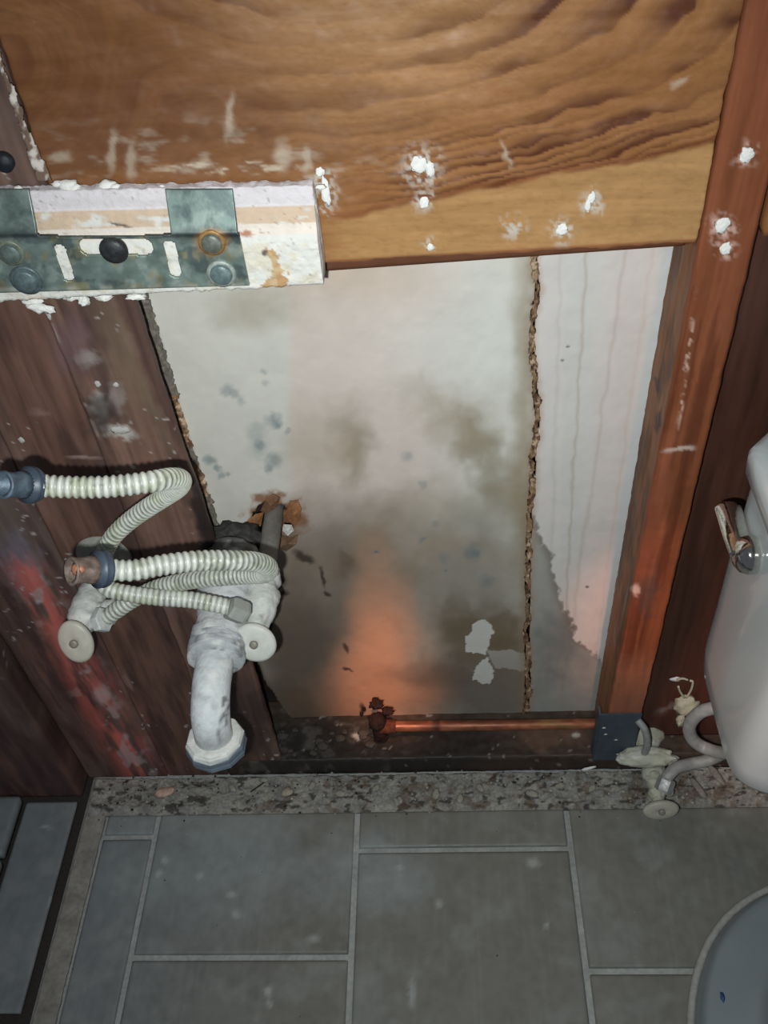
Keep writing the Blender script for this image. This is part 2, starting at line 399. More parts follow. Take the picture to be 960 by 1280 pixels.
def c_planks(seed, base, seams=()):
    def f(X, Y, P):
        u = P[..., 0]; z = P[..., 2]
        g = fbm(u * 260 + fbm(u * 30, z * 7, 3, seed) * 3, z * 6, 4, seed)
        g = g * .7 + .3 * fbm(u * 520, z * 26, 3, seed + 21)
        c = lin(base) * (0.45 + 1.1 * g)[..., None]
        c = mix(c, lin((134, 120, 108)), .30 * sm(.52, .72, fbm(u * 24, z * 5, 3, seed + 31)))
        c = mix(c, lin((60, 42, 42)), 0.6 * sm(0.5, 0.7, fbm(u * 40, z * 8, 4, seed + 3)))
        c = mix(c, lin((132, 96, 82)), 0.4 * sm(0.56, 0.75, fbm(u * 55, z * 9, 4, seed + 9)))
        return plank_marks(c, X, Y)
    return f
def plank_marks(c, X, Y):
    c = mix(c, lin((120, 100, 84)), 0.7 * blob(X, Y, 152, 440, 20, 85, 0.6, 12, 25, -0.33))
    c = mix(c, lin((128, 110, 92)), 0.55 * blob(X, Y, 183, 480, 9, 100, 0.6, 9, 25, -0.36))
    c = mix(c, lin((198, 190, 182)), 0.8 * blob(X, Y, 150, 540, 22, 7, 0.4, 7, 9, 0.15))
    c = mix(c, lin((190, 184, 176)), 0.65 * blob(X, Y, 125, 508, 9, 18, 0.5, 8, 8, -0.3))
    c = mix(c, lin((160, 150, 144)), 0.7 * blob(X, Y, 110, 448, 14, 9, 0.6, 8, 7))
    c = mix(c, lin((170, 160, 156)), 0.5 * blob(X, Y, 148, 498, 9, 16, 0.7, 7, 7))
    c = mix(c, lin((60, 52, 50)), 0.8 * blob(X, Y, 128, 520, 22, 26, 0.5, 14, 14))
    c = mix(c, lin((120, 96, 100)), 0.5 * blob(X, Y, 90, 430, 22, 34, 0.7, 12, 14))
    c = mix(c, lin((176, 150, 140)), 0.6 * blob(X, Y, 105, 572, 20, 2, 0.5, 2, 9))
    c = mix(c, lin((150, 120, 112)), 0.5 * blob(X, Y, 50, 515, 12, 4, 0.6, 4, 9))
    # bleached smear
    c = mix(c, lin((122, 116, 130)), 0.6 * blob(X, Y, 22, 700, 24, 34, 0.7, 20, 18, -0.4))
    # red streak of warm light painted down the boards
    t = (X - 20 - (Y - 690) * 0.56)
    red = np.exp(-(t / (16 + 10 * fbm(Y / 30, X / 60, 2, 3))) ** 2) * sm(680, 720, Y)
    c = mix(c, lin((206, 112, 102)), 0.95 * red * sm(.30, .62, fbm((X - Y * .56) / 9, Y / 34, 4, 31)))
    c = mix(c, lin((178, 168, 166)), .6 * red * sm(.62, .72, fbm(X / 12, Y / 14, 3, 33)))
    c = mix(c, lin((180, 170, 168)), 0.6 * blob(X, Y, 128, 868, 8, 13, 0.5, 6, 8))
    c = mix(c, lin((150, 120, 112)), 0.6 * blob(X, Y, 160, 852, 3, 12, 0.5, 2, 8, -0.5))
    sp = sm(0.80, 0.84, fbm(X / 6, Y / 6, 2, 41)) * sm(0.5, 0.6, fbm(X / 60, Y / 60, 2, 42))
    c = mix(c, lin((190, 180, 175)), 0.75 * sp)
    # scratches down the seam
    d = X - 60 - (Y - 390) * 0.40
    c = mix(c, lin((196, 178, 170)), 0.6 * np.exp(-(d / 1.4) ** 2) * sm(0.45, 0.6, fbm(Y / 20, Y * 0, 2, 4)) * sm(385, 395, Y) * (1 - sm(560, 590, Y)))
    # darker edge beside the drain
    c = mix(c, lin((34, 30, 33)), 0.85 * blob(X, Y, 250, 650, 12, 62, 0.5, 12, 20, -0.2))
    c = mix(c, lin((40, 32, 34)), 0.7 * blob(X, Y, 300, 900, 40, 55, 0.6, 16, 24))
    return c

def c_stud(X, Y, P):
    z = P[..., 2]; u = P[..., 0] - P[..., 1]
    g = fbm(u * 300 + fbm(u * 20, z * 6, 2, 51) * 2, z * 4, 4, 52)
    front = sm(0.010, 0.002, P[..., 1])
    c = mix(lin((142, 92, 56)), lin((126, 72, 45)), front) * (0.66 + 0.68 * g)[..., None]
    c = mix(c, lin((88, 42, 26)), front * 0.55 * sm(0.52, 0.6, fbm(u * 170, z * 2.5, 3, 55)))
    c = mix(c, lin((62, 40, 32)), (1 - front) * 0.55 * sm(0.5, 0.66, fbm(u * 40, z * 12, 3, 53)))
    # painted streak of warm light, then scuffed pale front corner, knots, marks
    c = mix(c, lin((160, 92, 66)), 0.5 * front * blob(X, Y, 815, 650, 13, 130, 0.6, 10, 30, 0.24))
    c = mix(c, lin((222, 190, 170)), 0.8 * blob(X, Y, 858, 460, 2.2, 70, 0.6, 2.5, 6, 0.13) * sm(0.5, 0.6, fbm(X / 5, Y / 9, 2, 8)))
    c = mix(c, lin((214, 190, 175)), 0.8 * blob(X, Y, 850, 562, 18, 3, 0.5, 4, 8, -0.1))
    c = mix(c, lin((44, 24, 26)), 0.8 * blob(X, Y, 822, 528, 4, 14, 0.5, 3, 8, 0.1))
    c = mix(c, lin((50, 30, 30)), 0.8 * blob(X, Y, 821, 480, 3, 10, 0.5, 3, 8, -0.2))
    c = mix(c, lin((88, 70, 66)), 0.6 * front * blob(X, Y, 812, 740, 10, 34, 0.7, 12, 14, 0.2))
    c = mix(c, lin((226, 190, 176)), 0.85 * blob(X, Y, 795, 738, 5, 7, 0.5, 4, 6))
    c = mix(c, lin((160, 108, 82)), 0.6 * front * sm(800, 850, Y))
    for (cx, cy, r_) in ((934, 194, 14), (903, 284, 15), (907, 311, 11)):
        c = mix(c, lin((225, 190, 175)), 0.6 * blob(X, Y, cx, cy, r_, r_, 0.8, 8, 12, seed=int(cx)) * sm(.42, .62, fbm(X / 5, Y / 5, 3, 77)) * 1.4)
    return c

def c_rpanel(X, Y, P):
    u = P[..., 0]; z = P[..., 2]
    g = fbm(u * 160 + fbm(u * 20, z * 5, 2, 61), z * 5, 4, 62)
    c = lin((74, 46, 36)) * (0.6 + 0.8 * g)[..., None]
    wedge = sm(-6, 8, X - (873 - (Y - 763) * 0.42)) * sm(600, 720, Y)  # reddish light right of the diagonal, painted into the wood
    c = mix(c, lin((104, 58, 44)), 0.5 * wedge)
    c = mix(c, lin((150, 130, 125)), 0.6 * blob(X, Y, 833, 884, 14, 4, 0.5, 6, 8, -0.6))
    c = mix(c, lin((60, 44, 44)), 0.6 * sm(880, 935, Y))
    return c

JOINT = [(310, 668), (345, 668), (360, 672), (400, 664), (440, 663), (480, 668), (520, 671), (545, 669), (570, 664), (610, 664), (650, 661),
         (700, 659), (760, 659), (800, 657), (850, 659), (895, 656), (1000, 652)]
def joint_x(Y, amp=4.0, seed=0, w=0.0):
    x = np.interp(Y, [a for a, b in JOINT], [b for a, b in JOINT])
    return x + w + (fbm(Y / 9.0, Y * 0 + seed, 4, seed) - 0.5) * 2 * amp

def c_sheet_left(X, Y, P):
    c = np.ones(X.shape + (3,)) * lin((222, 219, 208))
    c = c * (1 + (fbm(X / 60, Y / 40, 4, 70) - 0.5)[..., None] * 0.08)
    c = mix(c, lin((224, 205, 194)), 0.7 * sm(352, 372, X) * sm(240, 300, Y) * (1 - sm(500, 620, X)))  # pinkish warm light painted on, with its straight left border
    c = mix(c, lin((228, 230, 222)), 0.5 * blob(X, Y, 590, 430, 90, 60, 0.8, 30, 60))
    def st(col, a, *k, **kw):
        nonlocal c
        c = mix(c, lin(col), a * blob(X, Y, *k, **kw))
    st((160, 144, 116), .50, 318, 385, 46, 26, .9, 22, 30)
    st((200, 178, 150), .45, 420, 345, 90, 26, .9, 18, 40)
    st((146, 130, 104), .62, 437, 552, 22, 50, .8, 24, 30, seed=2)
    st((172, 155, 128), .40, 400, 560, 40, 40, .9, 26, 30, seed=2)
    st((140, 126, 98), .72, 596, 555, 24, 48, .8, 30, 30, -0.5, seed=4)
    st((140, 126, 98), .65, 640, 622, 26, 46, .8, 24, 30, -0.4, seed=5)
    st((164, 150, 124), .50, 560, 510, 44, 26, .9, 24, 30, 0.5, seed=6)
    st((150, 135, 108), .60, 655, 420, 12, 150, .9, 8, 30)
    st((158, 140, 112), .65, 655, 640, 14, 120, .9, 8, 30)
    st((170, 158, 136), .55, 520, 640, 110, 34, .8, 34, 50, seed=7)
    # the soaked lower half
    st((146, 136, 122), .80, 520, 790, 170, 140, .45, 46, 60, seed=8)
    st((136, 122, 108), .80, 400, 800, 80, 140, .5, 44, 50, seed=9)
    st((104, 92, 82), .75, 375, 830, 50, 90, .7, 26, 40, seed=10)
    st((92, 78, 62), .70, 400, 888, 60, 30, .7, 16, 30, seed=11)
    st((98, 86, 76), .70, 600, 860, 100, 44, .8, 30, 40, seed=12)
    st((104, 84, 56), .70, 570, 790, 26, 36, .8, 16, 20, seed=13)
    st((106, 86, 54), .75, 618, 790, 34, 34, .7, 16, 20, seed=13)
    st((134, 124, 112), .6, 440, 690, 50, 60, .9, 30, 40, seed=14)
    st((150, 146, 134), .6, 600, 700, 44, 60, .9, 30, 40, seed=16)
    st((120, 104, 88), .45, 350, 760, 30, 90, .8, 22, 30, seed=31)
    st((152, 132, 108), .45, 500, 700, 120, 24, .9, 30, 40, seed=33)
    st((215, 160, 128), .75, 474, 800, 36, 108, .6, 16, 40, seed=15)  # orange pool of warm light painted into the paper
    st((205, 150, 120), .6, 470, 868, 70, 36, .8, 16, 30)  # lower, wider part of the painted warm pool
    st((110, 92, 80), .5, 540, 845, 60, 12, .8, 12, 30)
    st((96, 74, 62), .55, 432, 705, 14, 12, .9, 8, 14)
    st((128, 110, 92), .5, 660, 850, 30, 50, .8, 10, 20)
    # mould spots
    for (cx, cy, r_, a) in ((283, 488, 7, .45), (293, 492, 6, .45), (300, 502, 5, .35), (330, 465, 4, .4), (332, 480, 4, .3), (263, 575, 7, .6), (272, 586, 4, .6),
                            (277, 596, 4, .5), (285, 594, 3, .5), (342, 525, 9, .55), (347, 532, 5, .6), (323, 557, 6, .6), (343, 576, 10, .55), (336, 586, 5, .55),
                            (359, 540, 4, .4), (320, 540, 12, .3), (325, 560, 14, .25), (509, 571, 7, .35), (590, 690, 10, .4), (595, 693, 5, .5), (608, 726, 8, .4),
                            (556, 697, 8, .3), (527, 674, 4, .5), (470, 690, 2, .9), (557, 713, 2, .8), (545, 655, 5, .3), (528, 604, 5, .3)):
        st((104, 126, 134), a, cx, cy, r_, r_ * .9, .7, 4, 6, seed=int(cx))
    for (cx, cy, rx_, ry_, an) in ((403, 722, 2.2, 13, -.25), (409, 742, 5, 2.4, .4), (355, 741, 7, 3, 0.2), (432, 810, 2.6, 6, -.5), (434, 838, 6, 2, .2), (452, 888, 3, 9, 0),
                                   (380, 697, 14, 5, .5), (345, 725, 12, 12, 0)):
        st((48, 38, 34), .8, cx, cy, rx_, ry_, .5, 3, 6, an)
    # bare bright flakes where the face has lifted
    hole = inpoly(X + (fbm(X / 5, Y / 5, 3, 81) - .5) * 5, Y + (fbm(X / 5, Y / 5, 3, 82) - .5) * 5,
                  [(581, 797), (590, 790), (592, 780), (603, 774), (612, 778), (618, 790), (611, 803), (608, 819), (596, 816), (582, 814)])
    hole2 = inpoly(X + (fbm(X / 5, Y / 5, 3, 83) - .5) * 6, Y + (fbm(X / 5, Y / 5, 3, 84) - .5) * 6,
                   [(598, 829), (608, 822), (618, 838), (612, 855), (603, 856), (590, 850), (592, 838)])
    c = np.where((hole | hole2)[..., None], lin((214, 212, 204)), c)
    patch = inpoly(X + (fbm(X / 9, Y / 9, 3, 85) - .5) * 8, Y + (fbm(X / 9, Y / 9, 3, 86) - .5) * 8, [(606, 812), (660, 815), (660, 836), (618, 836)])
    c = mix(c, lin((186, 180, 170)), 0.7 * patch * ~hole)
    c = mix(c, lin((205, 192, 180)), 0.8 * sm(905, 912, Y))
    # brown singed rim of the pipe hole
    st((146, 100, 66), .9, 345, 648, 36, 26, .25, 16, 12, seed=21)
    st((120, 80, 54), .7, 352, 650, 24, 20, .5, 10, 10, seed=22)
    c = mix(c, lin((110, 88, 66)), 0.8 * sm(6, -2, X - (left_edge(Y) + 1)))
    c = mix(c, lin((150, 128, 100)), 0.5 * sm(0, -10, joint_x(Y) - 12 - X))
    return c
def left_edge(Y):   # torn left edge of the paper face
    return np.interp(Y, [300, 375, 430, 490, 560, 620, 655, 700, 760, 800, 850, 885, 900, 960],
                     [160, 182, 199, 216, 237, 257, 268, 300, 306, 312, 330, 352, 366, 380])
def h_sheet(X, Y, P):
    h = (fbm(X / 70, Y / 70, 3, 90) - .5) * 0.004 + (fbm(X / 8, Y / 8, 3, 91) - .5) * 0.0005
    return h
def m_sheet_left(X, Y, P):
    e = left_edge(Y) + (fbm(Y / 10, Y * 0, 3, 92) - .5) * 7
    hole = inpoly(X + (fbm(X / 6, Y / 6, 3, 93) - .5) * 9, Y + (fbm(X / 6, Y / 6, 3, 94) - .5) * 9,
                  [(250, 664), (306, 666), (312, 646), (334, 624), (345, 632), (374, 636), (360, 642), (350, 642), (346, 700), (343, 760), (338, 790), (300, 800), (240, 800)])
    hole |= inpoly(X, Y, [(355, 654), (365, 655), (367, 661), (360, 668), (354, 662)])
    return (X > e) & ~hole & (X < joint_x(Y, 3.5, 2) - 1)
def c_sheet_right(X, Y, P):
    c = np.ones(X.shape + (3,)) * lin((222, 216, 210))
    wx = X + (fbm(X / 20, Y / 26, 4, 95) - .5) * 9
    top = 310.0
    def wl(x0, x1, wdt, a, col=(176, 150, 124)):      # tide lines running down the sheet
        nonlocal c
        xl = x0 + (x1 - x0) * (Y - top) / 580.0
        c = mix(c, lin(col), a * np.exp(-((wx - xl) / wdt) ** 2))
    c = mix(c, lin((222, 208, 200)), 0.5 * sm(0, 50, wx - (738 - (Y - top) * 0.06)))  # pink cast of the warm light painted over the right side
    c = mix(c, lin((206, 210, 204)), 0.3 * (1 - sm(0, 26, wx - (735 - (Y - top) * 0.06))) * sm(0, 6, wx - (705 - (Y - top) * .02)))
    wl(702, 682, 2.4, .22, (176, 168, 176)); wl(733, 700, 2.0, .40); wl(782, 700, 2.6, .28, (182, 155, 138)); wl(816, 735, 2.2, .18, (196, 160, 134))
    c = mix(c, lin((198, 206, 206)), 0.6 * sm(-13, -7, X - (840 - (Y - 310) * 0.1724)))
    # damp grey bloom in the lower left corner
    edge = np.interp(Y, [640, 665, 700, 730, 760, 800, 815, 840, 900], [662, 672, 690, 694, 704, 722, 742, 770, 800])
    m_ = sm(3, -3, X + (fbm(X / 9, Y / 9, 4, 97) - .5) * 26 - edge)
    c = mix(c, lin((150, 150, 142)), 0.75 * m_)
    c = mix(c, lin((110, 118, 116)), 0.75 * m_ * blob(X, Y, 700, 805, 40, 44, 0.8, 24, 24))
    c = mix(c, lin((120, 108, 96)), 0.55 * m_ * np.exp(-((X - edge) / 7.0) ** 2))
    c = mix(c, lin((160, 164, 158)), 0.6 * sm(845, 880, Y))
    c = mix(c, lin((176, 140, 100)), 0.4 * sm(10, 0, X - joint_x(Y) - 4))
    for (cx, cy) in ((710, 434), (703, 451), (734, 734)):
        c = mix(c, lin((70, 66, 62)), .8 * blob(X, Y, cx, cy, 2.2, 1.6, .5))
    return c
def m_sheet_right(X, Y, P):
    return X > joint_x(Y, 3, 6) + 4
def c_torn(X, Y, P):
    c = np.ones(X.shape + (3,)) * lin((150, 122, 94))
    c = mix(c, lin((98, 72, 54)), sm(.4, .66, fbm(X / 4, Y / 7, 4, 98)))
    c = mix(c, lin((206, 178, 150)), .8 * sm(.6, .72, fbm(X / 4, Y / 4, 3, 99)))
    return c
def c_plate(X, Y, P):
    c = np.ones(X.shape + (3,)) * lin((70, 58, 50)) * (0.55 + 0.9 * fbm(X / 50, Y / 6, 4, 101))[..., None]
    c = mix(c, lin((42, 40, 38)), .85 * blob(X, Y, 440, 935, 190, 40, .4, 24, 40))
    c = mix(c, lin((96, 92, 88)), .5 * sm(.58, .7, fbm(X / 14, Y / 9, 4, 102)) * (1 - sm(420, 560, X)))
    c = mix(c, lin((110, 84, 70)), .7 * blob(X, Y, 690, 920, 46, 18, .5, 16, 20))
    c = mix(c, lin((200, 190, 180)), .85 * blob(X, Y, 720, 919, 5, 3, .4)); c = mix(c, lin((190, 186, 180)), .8 * blob(X, Y, 446, 921, 5, 4, .4, 3, 5))
    sp = sm(.82, .86, fbm(X / 6, Y / 5, 2, 104)); c = mix(c, lin((150, 146, 142)), .6 * sp)
    return c

def c_tile(seed):
    def f(X, Y, P):
        u = P[..., 0]; v = P[..., 1]
        c = np.ones(X.shape + (3,)) * mix(lin((117, 116, 109)), lin((116, 121, 124)), sm(-.2, -.6, u))
        c = c * (0.86 + 0.28 * fbm(u * 14, v * 14, 4, seed))[..., None]
        cl = sm(.5, .72, fbm(u * 22, v * 30, 5, seed + 2))
        c = mix(c, lin((142, 145, 141)), .36 * cl)
        st = sm(.55, .7, fbm(u * 260, v * 9, 3, seed + 7)); c = mix(c, lin((140, 144, 142)), .16 * st)
        # chalky drifts
        c = mix(c, lin((148, 157, 158)), .5 * blob(X, Y, 300, 1085, 130, 50, .9, 60, 60) + .0)
        c = mix(c, lin((150, 160, 160)), .5 * blob(X, Y, 480, 1090, 60, 34, .9, 40, 40))
        c = mix(c, lin((150, 154, 150)), .4 * blob(X, Y, 230, 1030, 130, 14, .9, 20, 40))
        for (cx, cy, rx_, ry_) in ((206, 1076, 4, 4), (199, 1092, 4, 4), (250, 1095, 4, 4), (295, 1142, 5, 5), (392, 1173, 6, 5), (335, 1240, 4, 6), (337, 1254, 3, 5), (289, 1117, 5, 4),
                                   (667, 1079, 8, 6), (500, 1085, 4, 3), (683, 1156, 3, 3), (515, 1242, 4, 16), (65, 1128, 3, 7), (548, 1130, 4, 5), (57, 1034, 6, 2)):
            c = mix(c, lin((184, 188, 184)), .5 * blob(X, Y, cx, cy, rx_, ry_, .7, 3, 6))
        return c
    return f
def c_grout(X, Y, P):
    c = np.ones(X.shape + (3,)) * lin((158, 160, 156)) * (0.75 + .5 * fbm(X / 14, Y / 14, 4, 110))[..., None]
    return c
def c_rub(X, Y, P):
    c = np.ones(X.shape + (3,)) * lin((136, 134, 128)) * (0.6 + .8 * fbm(X / 12, Y / 9, 4, 120))[..., None]
    c = mix(c, lin((156, 152, 142)), .7 * sm(.55, .68, fbm(X / 16, Y / 10, 4, 121)))
    c = mix(c, lin((52, 46, 42)), .8 * sm(.6, .68, fbm(X / 9, Y / 5, 4, 122)))
    c = mix(c, lin((96, 78, 60)), .6 * sm(.58, .7, fbm(X / 12, Y / 12, 4, 123)) * sm(300, 340, X))
    return c
def white_crust(dirt=.35, base=(208, 208, 202), seed=0, s=9):
    def f(X, Y, P):
        c = np.ones(np.shape(X) + (3,)) * lin(base)
        n = fbm(X / s, Y / s, 4, 130 + seed)
        c = mix(c, lin((108, 110, 112)), dirt * sm(.55, .72, n))
        c = mix(c, lin((228, 228, 222)), .5 * sm(.55, .7, fbm(X / s, Y / s, 3, 131 + seed)))
        return c
    return f


# ============================================================ the floor
floor = empty('floor'); tag(floor, kind='structure')
sheet('grout_bed', (-0.56, -0.95, -0.004), (1.66, 0, 0), (0, 0.985, 0), 220, 130, c_grout, None, None, 0.01, M_GROUT, floor)
def tile(x0, x1, y0, y1, seed, z=0.0, name='tile'):
    G = 0.0035
    return gridbox(name, (x0 + G, y0 + G, z - 0.008), (x1 - G, y1 - G, z + 0.0006), (0.004, 0.004, 0.01), c_tile(seed), M_TILE, floor, rad=0.0022)
XA, XB, XC, XD, XE = -0.4435, -0.1455, 0.1585, 0.4635, 0.7685
for (x0, x1, ys) in ((-0.524, XA, (-0.057, -0.095, -0.40, -0.705, -0.94)), (XA, XB, (-0.057, -0.263, -0.568, -0.873)),
                     (XB, XC, (-0.057, -0.119, -0.424, -0.729, -0.94)), (XC, XD, (-0.057, -0.281, -0.586, -0.891)),
                     (XD, XE, (-0.057, -0.119, -0.424, -0.729, -0.94)), (XE, 1.07, (-0.057, -0.281, -0.586, -0.891))):
    for i in range(len(ys) - 1): tile(x0, x1, ys[i + 1], ys[i], int(abs(x0) * 100) + i * 7)
# the strip of mortar at the left, the open gap, and the tiles beyond it
def h_mortar(X, Y, P): return (fbm(X / 9, Y / 9, 4, 140) - .5) * 0.004
sheet('mortar_strip', (-0.556, -0.95, 0.0005), (0.031, 0, 0), (0, 0.95, 0), 14, 320,
      lambda X, Y, P: np.ones(X.shape + (3,)) * lin((138, 134, 126)) * (0.7 + .6 * fbm(X / 14, Y / 14, 4, 141))[..., None], h_mortar, None, 0.004, M_GROUT, floor)
sheet('subfloor', (-1.0, -0.95, -0.014), (0.5, 0, 0), (0, 0.985, 0), 30, 60, flatc((58, 54, 50)), None, None, 0.006, M_RUBBLE, floor)
for (y0, y1, s) in ((-0.335, -0.034, 71), (-0.645, -0.342, 73), (-0.94, -0.652, 75)):
    tile(-0.658, -0.571, y0, y1, s)
# a raised tiled curb at the far left
for (y0, y1, s) in ((-0.125, -0.033, 81), (-0.43, -0.131, 83), (-0.735, -0.436, 85), (-0.94, -0.741, 87)):
    gridbox('curb_tile', (-0.95, y0, -0.008), (-0.6615, y1, 0.012), (0.006, 0.006, 0.01), c_tile(s), M_TILE, floor, rad=0.003)
# rubble of old thinset along the wall
def h_rub(X, Y, P):
    a = fbm(X / 16, Y / 10, 4, 150); b = fbm(X / 5, Y / 4, 3, 151)
    e = sm(-0.062, -0.05, P[..., 1])
    return (a * 0.009 + b * 0.004 - 0.003) * e - 0.001
rs = sheet('mortar_rubble', (-0.552, -0.062, 0.001), (1.55, 0, 0), (0, 0.058, 0), 900, 44, c_rub, h_rub, None, 0.004, M_RUBBLE, floor)
tag(rs, kind='stuff')
crumbs_rng = random.Random(4)
V = []; Fq = []
for i in range(420):
    x = crumbs_rng.uniform(-0.54, 0.55); y = -abs(crumbs_rng.gauss(0.03, 0.022)); s = crumbs_rng.uniform(0.0008, 0.003)
    if crumbs_rng.random() < .2: y = -crumbs_rng.uniform(.05, .5); s *= .6
    if y < -0.058: z0 = 0.001
    else: z0 = 0.007
    if x > .27 and y < -.1: continue
    b0 = len(V); a = crumbs_rng.uniform(0, 3)
    for (dx, dy) in ((1, 0), (0, .8), (-1, .1), (-.1, -.9)):
        V.append((x + s * (dx * math.cos(a) - dy * math.sin(a)), y + s * (dx * math.sin(a) + dy * math.cos(a)), z0 - .001))
    V.append((x, y, z0 + s)); Fq += [(b0, b0 + 1, b0 + 4), (b0 + 1, b0 + 2, b0 + 4), (b0 + 2, b0 + 3, b0 + 4), (b0 + 3, b0, b0 + 4)]
V = np.array(V); X_, Y_ = px_of(V)
cr = from_arrays('crumbs', V, np.array(Fq), mix(lin((170, 168, 158)) * np.ones((len(V), 3)), lin((60, 50, 44)), sm(.5, .6, fbm(X_ / 14, Y_ / 14, 2, 9))), M_RUBBLE, floor, False)
tag(cr, kind='stuff')

# loose chips big enough to point at
def chip(name, p, size, rgb, label, group=None, seed=0, ang=0.0, z=0.010):
    P = onZ(p[0], p[1], z)
    o = lump(name, P, size, M_RUBBLE, None, flatc(rgb, .2, 5, seed), seed, .3, 2, ax=('Z', ang))
    return tag(o, label, 'rubble chip', group)
chip('mortar_chip', (206, 990), (.017, .008, .005), (188, 158, 140), 'pinkish tan chip of mortar on the rubble strip left of the drain pipe', None, 3, .2)
chip('mortar_chip', (359, 990), (.010, .007, .005), (166, 156, 140), 'pale mortar chip, largest of those right of the dark splinter', 'mortar crumbs along the wall', 5, .4)
for i, (a, b, s) in enumerate(((425, 992, .007), (470, 985, .006), (545, 992, .007), (600, 985, .006), (665, 992, .007), (700, 982, .006), (390, 982, .006), (500, 1000, .005), (290, 985, .006), (330, 975, .005), (740, 985, .006), (575, 998, .006))):
    lab = ('small grey mortar crumb below the left half of the sooty plate', 'small grey mortar crumb straight below the blackened pipe riser', 'small grey mortar crumb below the left end of the copper pipe',
           'small grey mortar crumb below the middle of the copper pipe, close to the wall', 'small grey mortar crumb on the rubble below the torn drywall joint', 'small grey mortar crumb close to the white flake left of the steel plate',
           'small grey mortar crumb close to the wall between the drain pipe and the blackened riser', 'tiny mortar crumb at the tile edge of the rubble, right of the middle tile joint', 'small mortar crumb on the rubble directly under the drain end nut',
           'small mortar crumb at the upper end of the thin dark splinter', 'small grey mortar crumb directly below the blue grey steel plate', 'tiny mortar crumb at the rubble edge below the middle of the copper pipe')[i]
    chip('mortar_chip', (a, b), (s * 1.3, s * .8, s * .6), (150, 146, 134), lab, 'mortar crumbs along the wall', 10 + i, i * .7)
for i, (a, b, ang, lab) in enumerate(((873, 985, 2.0, 'grey splinter of mortar lying right of the valve nut by the toilet tank'), (895, 968, 2.0, 'grey splinter of mortar lying closest under the toilet tank'))):
    chip('mortar_splinter', (a, b), (.020, .0055, .004), (128, 124, 116), lab, None, 30 + i, ang, .012)
sp = onZ(313, 990, .012); sq = onZ(330, 978, .013)
tag(tube('wood_splinter', np.linspace(sp, sq, 6), .0012, M_DARK, None, seg=6), 'thin dark splinter lying on the rubble right below the drain pipe', 'splinter')

# ============================================================ the wall
BY = 0.075                                    # depth of the stud bay
wall = empty('wall_back'); tag(wall, kind='structure')
# wide plywood board let in between the studs
def mk_block_shape(o): return o
gridbox('blocking_board', (-0.302, 0.0, 0.8695), (0.2120, 0.032, 1.40), (0.0016, 0.01, 0.0016), c_block, M_WOODH, wall, rad=0.0025, wob=0.004)['label'] = 'wide golden brown plywood board with swirling grain'
gridbox('blocking_board', (0.2625, 0.0, 0.8720), (0.75, 0.032, 1.40), (0.006, 0.01, 0.006), flatc((140, 92, 56), .2, 30), M_WOODH, wall, rad=0.002)
# thinner red-brown strip seen under the board's edge
gridbox('backing_strip', (-0.10, 0.033, 0.0), (0.2115, 0.048, 0.10), (0.004, 0.005, 0.004), flatc((108, 68, 48), .2, 14), M_WOODH, wall, rad=0.002)
bs = wall.children[-1] if False else bpy.data.objects['backing_strip']
b1 = onY(560, 330, .033); b2 = onY(800, 313, .033); bs.location.z = (b1[2] + b2[2]) / 2 + .050; bs.rotation_euler.y = -math.atan2(b2[2] - b1[2], b2[0] - b1[0])
# studs and boards
gridbox('stud', (0.2125, 0.0, 0.0435), (0.2580, BY, 1.40), (0.002, 0.003, 0.0022), c_stud, M_WOODV, wall, rad=0.003, wob=0.002)['label'] = 'red brown stud right of the water stained drywall'
gridbox('board', (-0.3455, 0.0, 0.8695), (-0.3040, 0.030, 1.40), (0.0022, 0.006, 0.0022), c_planks(162, (112, 84, 74)), M_WOODV, wall, rad=0.002, wob=0.002)
bb = gridbox('board', (-0.3455, 0.0, 0.0435), (-0.2600, 0.012, 0.8680), (0.0022, 0.006, 0.0022), c_planks(160, (120, 92, 80)), M_WOODV, wall, rad=0.002, wob=0.002)
tz = [onY(a, b, 0) for a, b in ((167, 375), (191, 450), (227, 560), (250, 622))]     # its right edge leans a little
for v in bb.data.vertices:
    z = v.co.z + bb.location.z; x = v.co.x + bb.location.x
    k = (x + .3455) / .0855
    v.co.x += k * (np.interp(z, [tz[3][2] - .2, tz[3][2], tz[2][2], tz[1][2], tz[0][2]], [tz[3][0], tz[3][0], tz[2][0], tz[1][0], tz[0][0]]) + .2600)
gridbox('board', (-0.4400, 0.002, 0.0), (-0.3465, 0.03, 1.40), (0.0022, 0.01, 0.0022), c_planks(170, (106, 78, 67)), M_WOODV, wall, rad=0.0015, wob=0.001)
gridbox('board', (-0.5660, 0.001, 0.0), (-0.4410, 0.03, 1.40), (0.0025, 0.01, 0.0025), c_planks(180, (92, 73, 68)), M_WOODV, wall, rad=0.0015, wob=0.001)
gridbox('board', (-1.0, -0.031, 0.001), (-0.5668, 0.03, 1.40), (0.005, 0.005, 0.005), c_planks(190, (78, 57, 55)), M_WOODV, wall, rad=0.003, wob=0.002)
gridbox('bottom_plate', (-0.3455, 0.0, 0.0), (0.90, BY + .03, 0.043), (0.003, 0.003, 0.006), c_plate, M_WOODV, wall, rad=0.003, wob=0.003)
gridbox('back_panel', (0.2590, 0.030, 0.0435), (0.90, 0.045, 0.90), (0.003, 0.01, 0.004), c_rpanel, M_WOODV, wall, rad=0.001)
box('cavity_back', (-0.40, 0.125, 0.0), (0.90, 0.140, 1.4), M_DARK, wall)
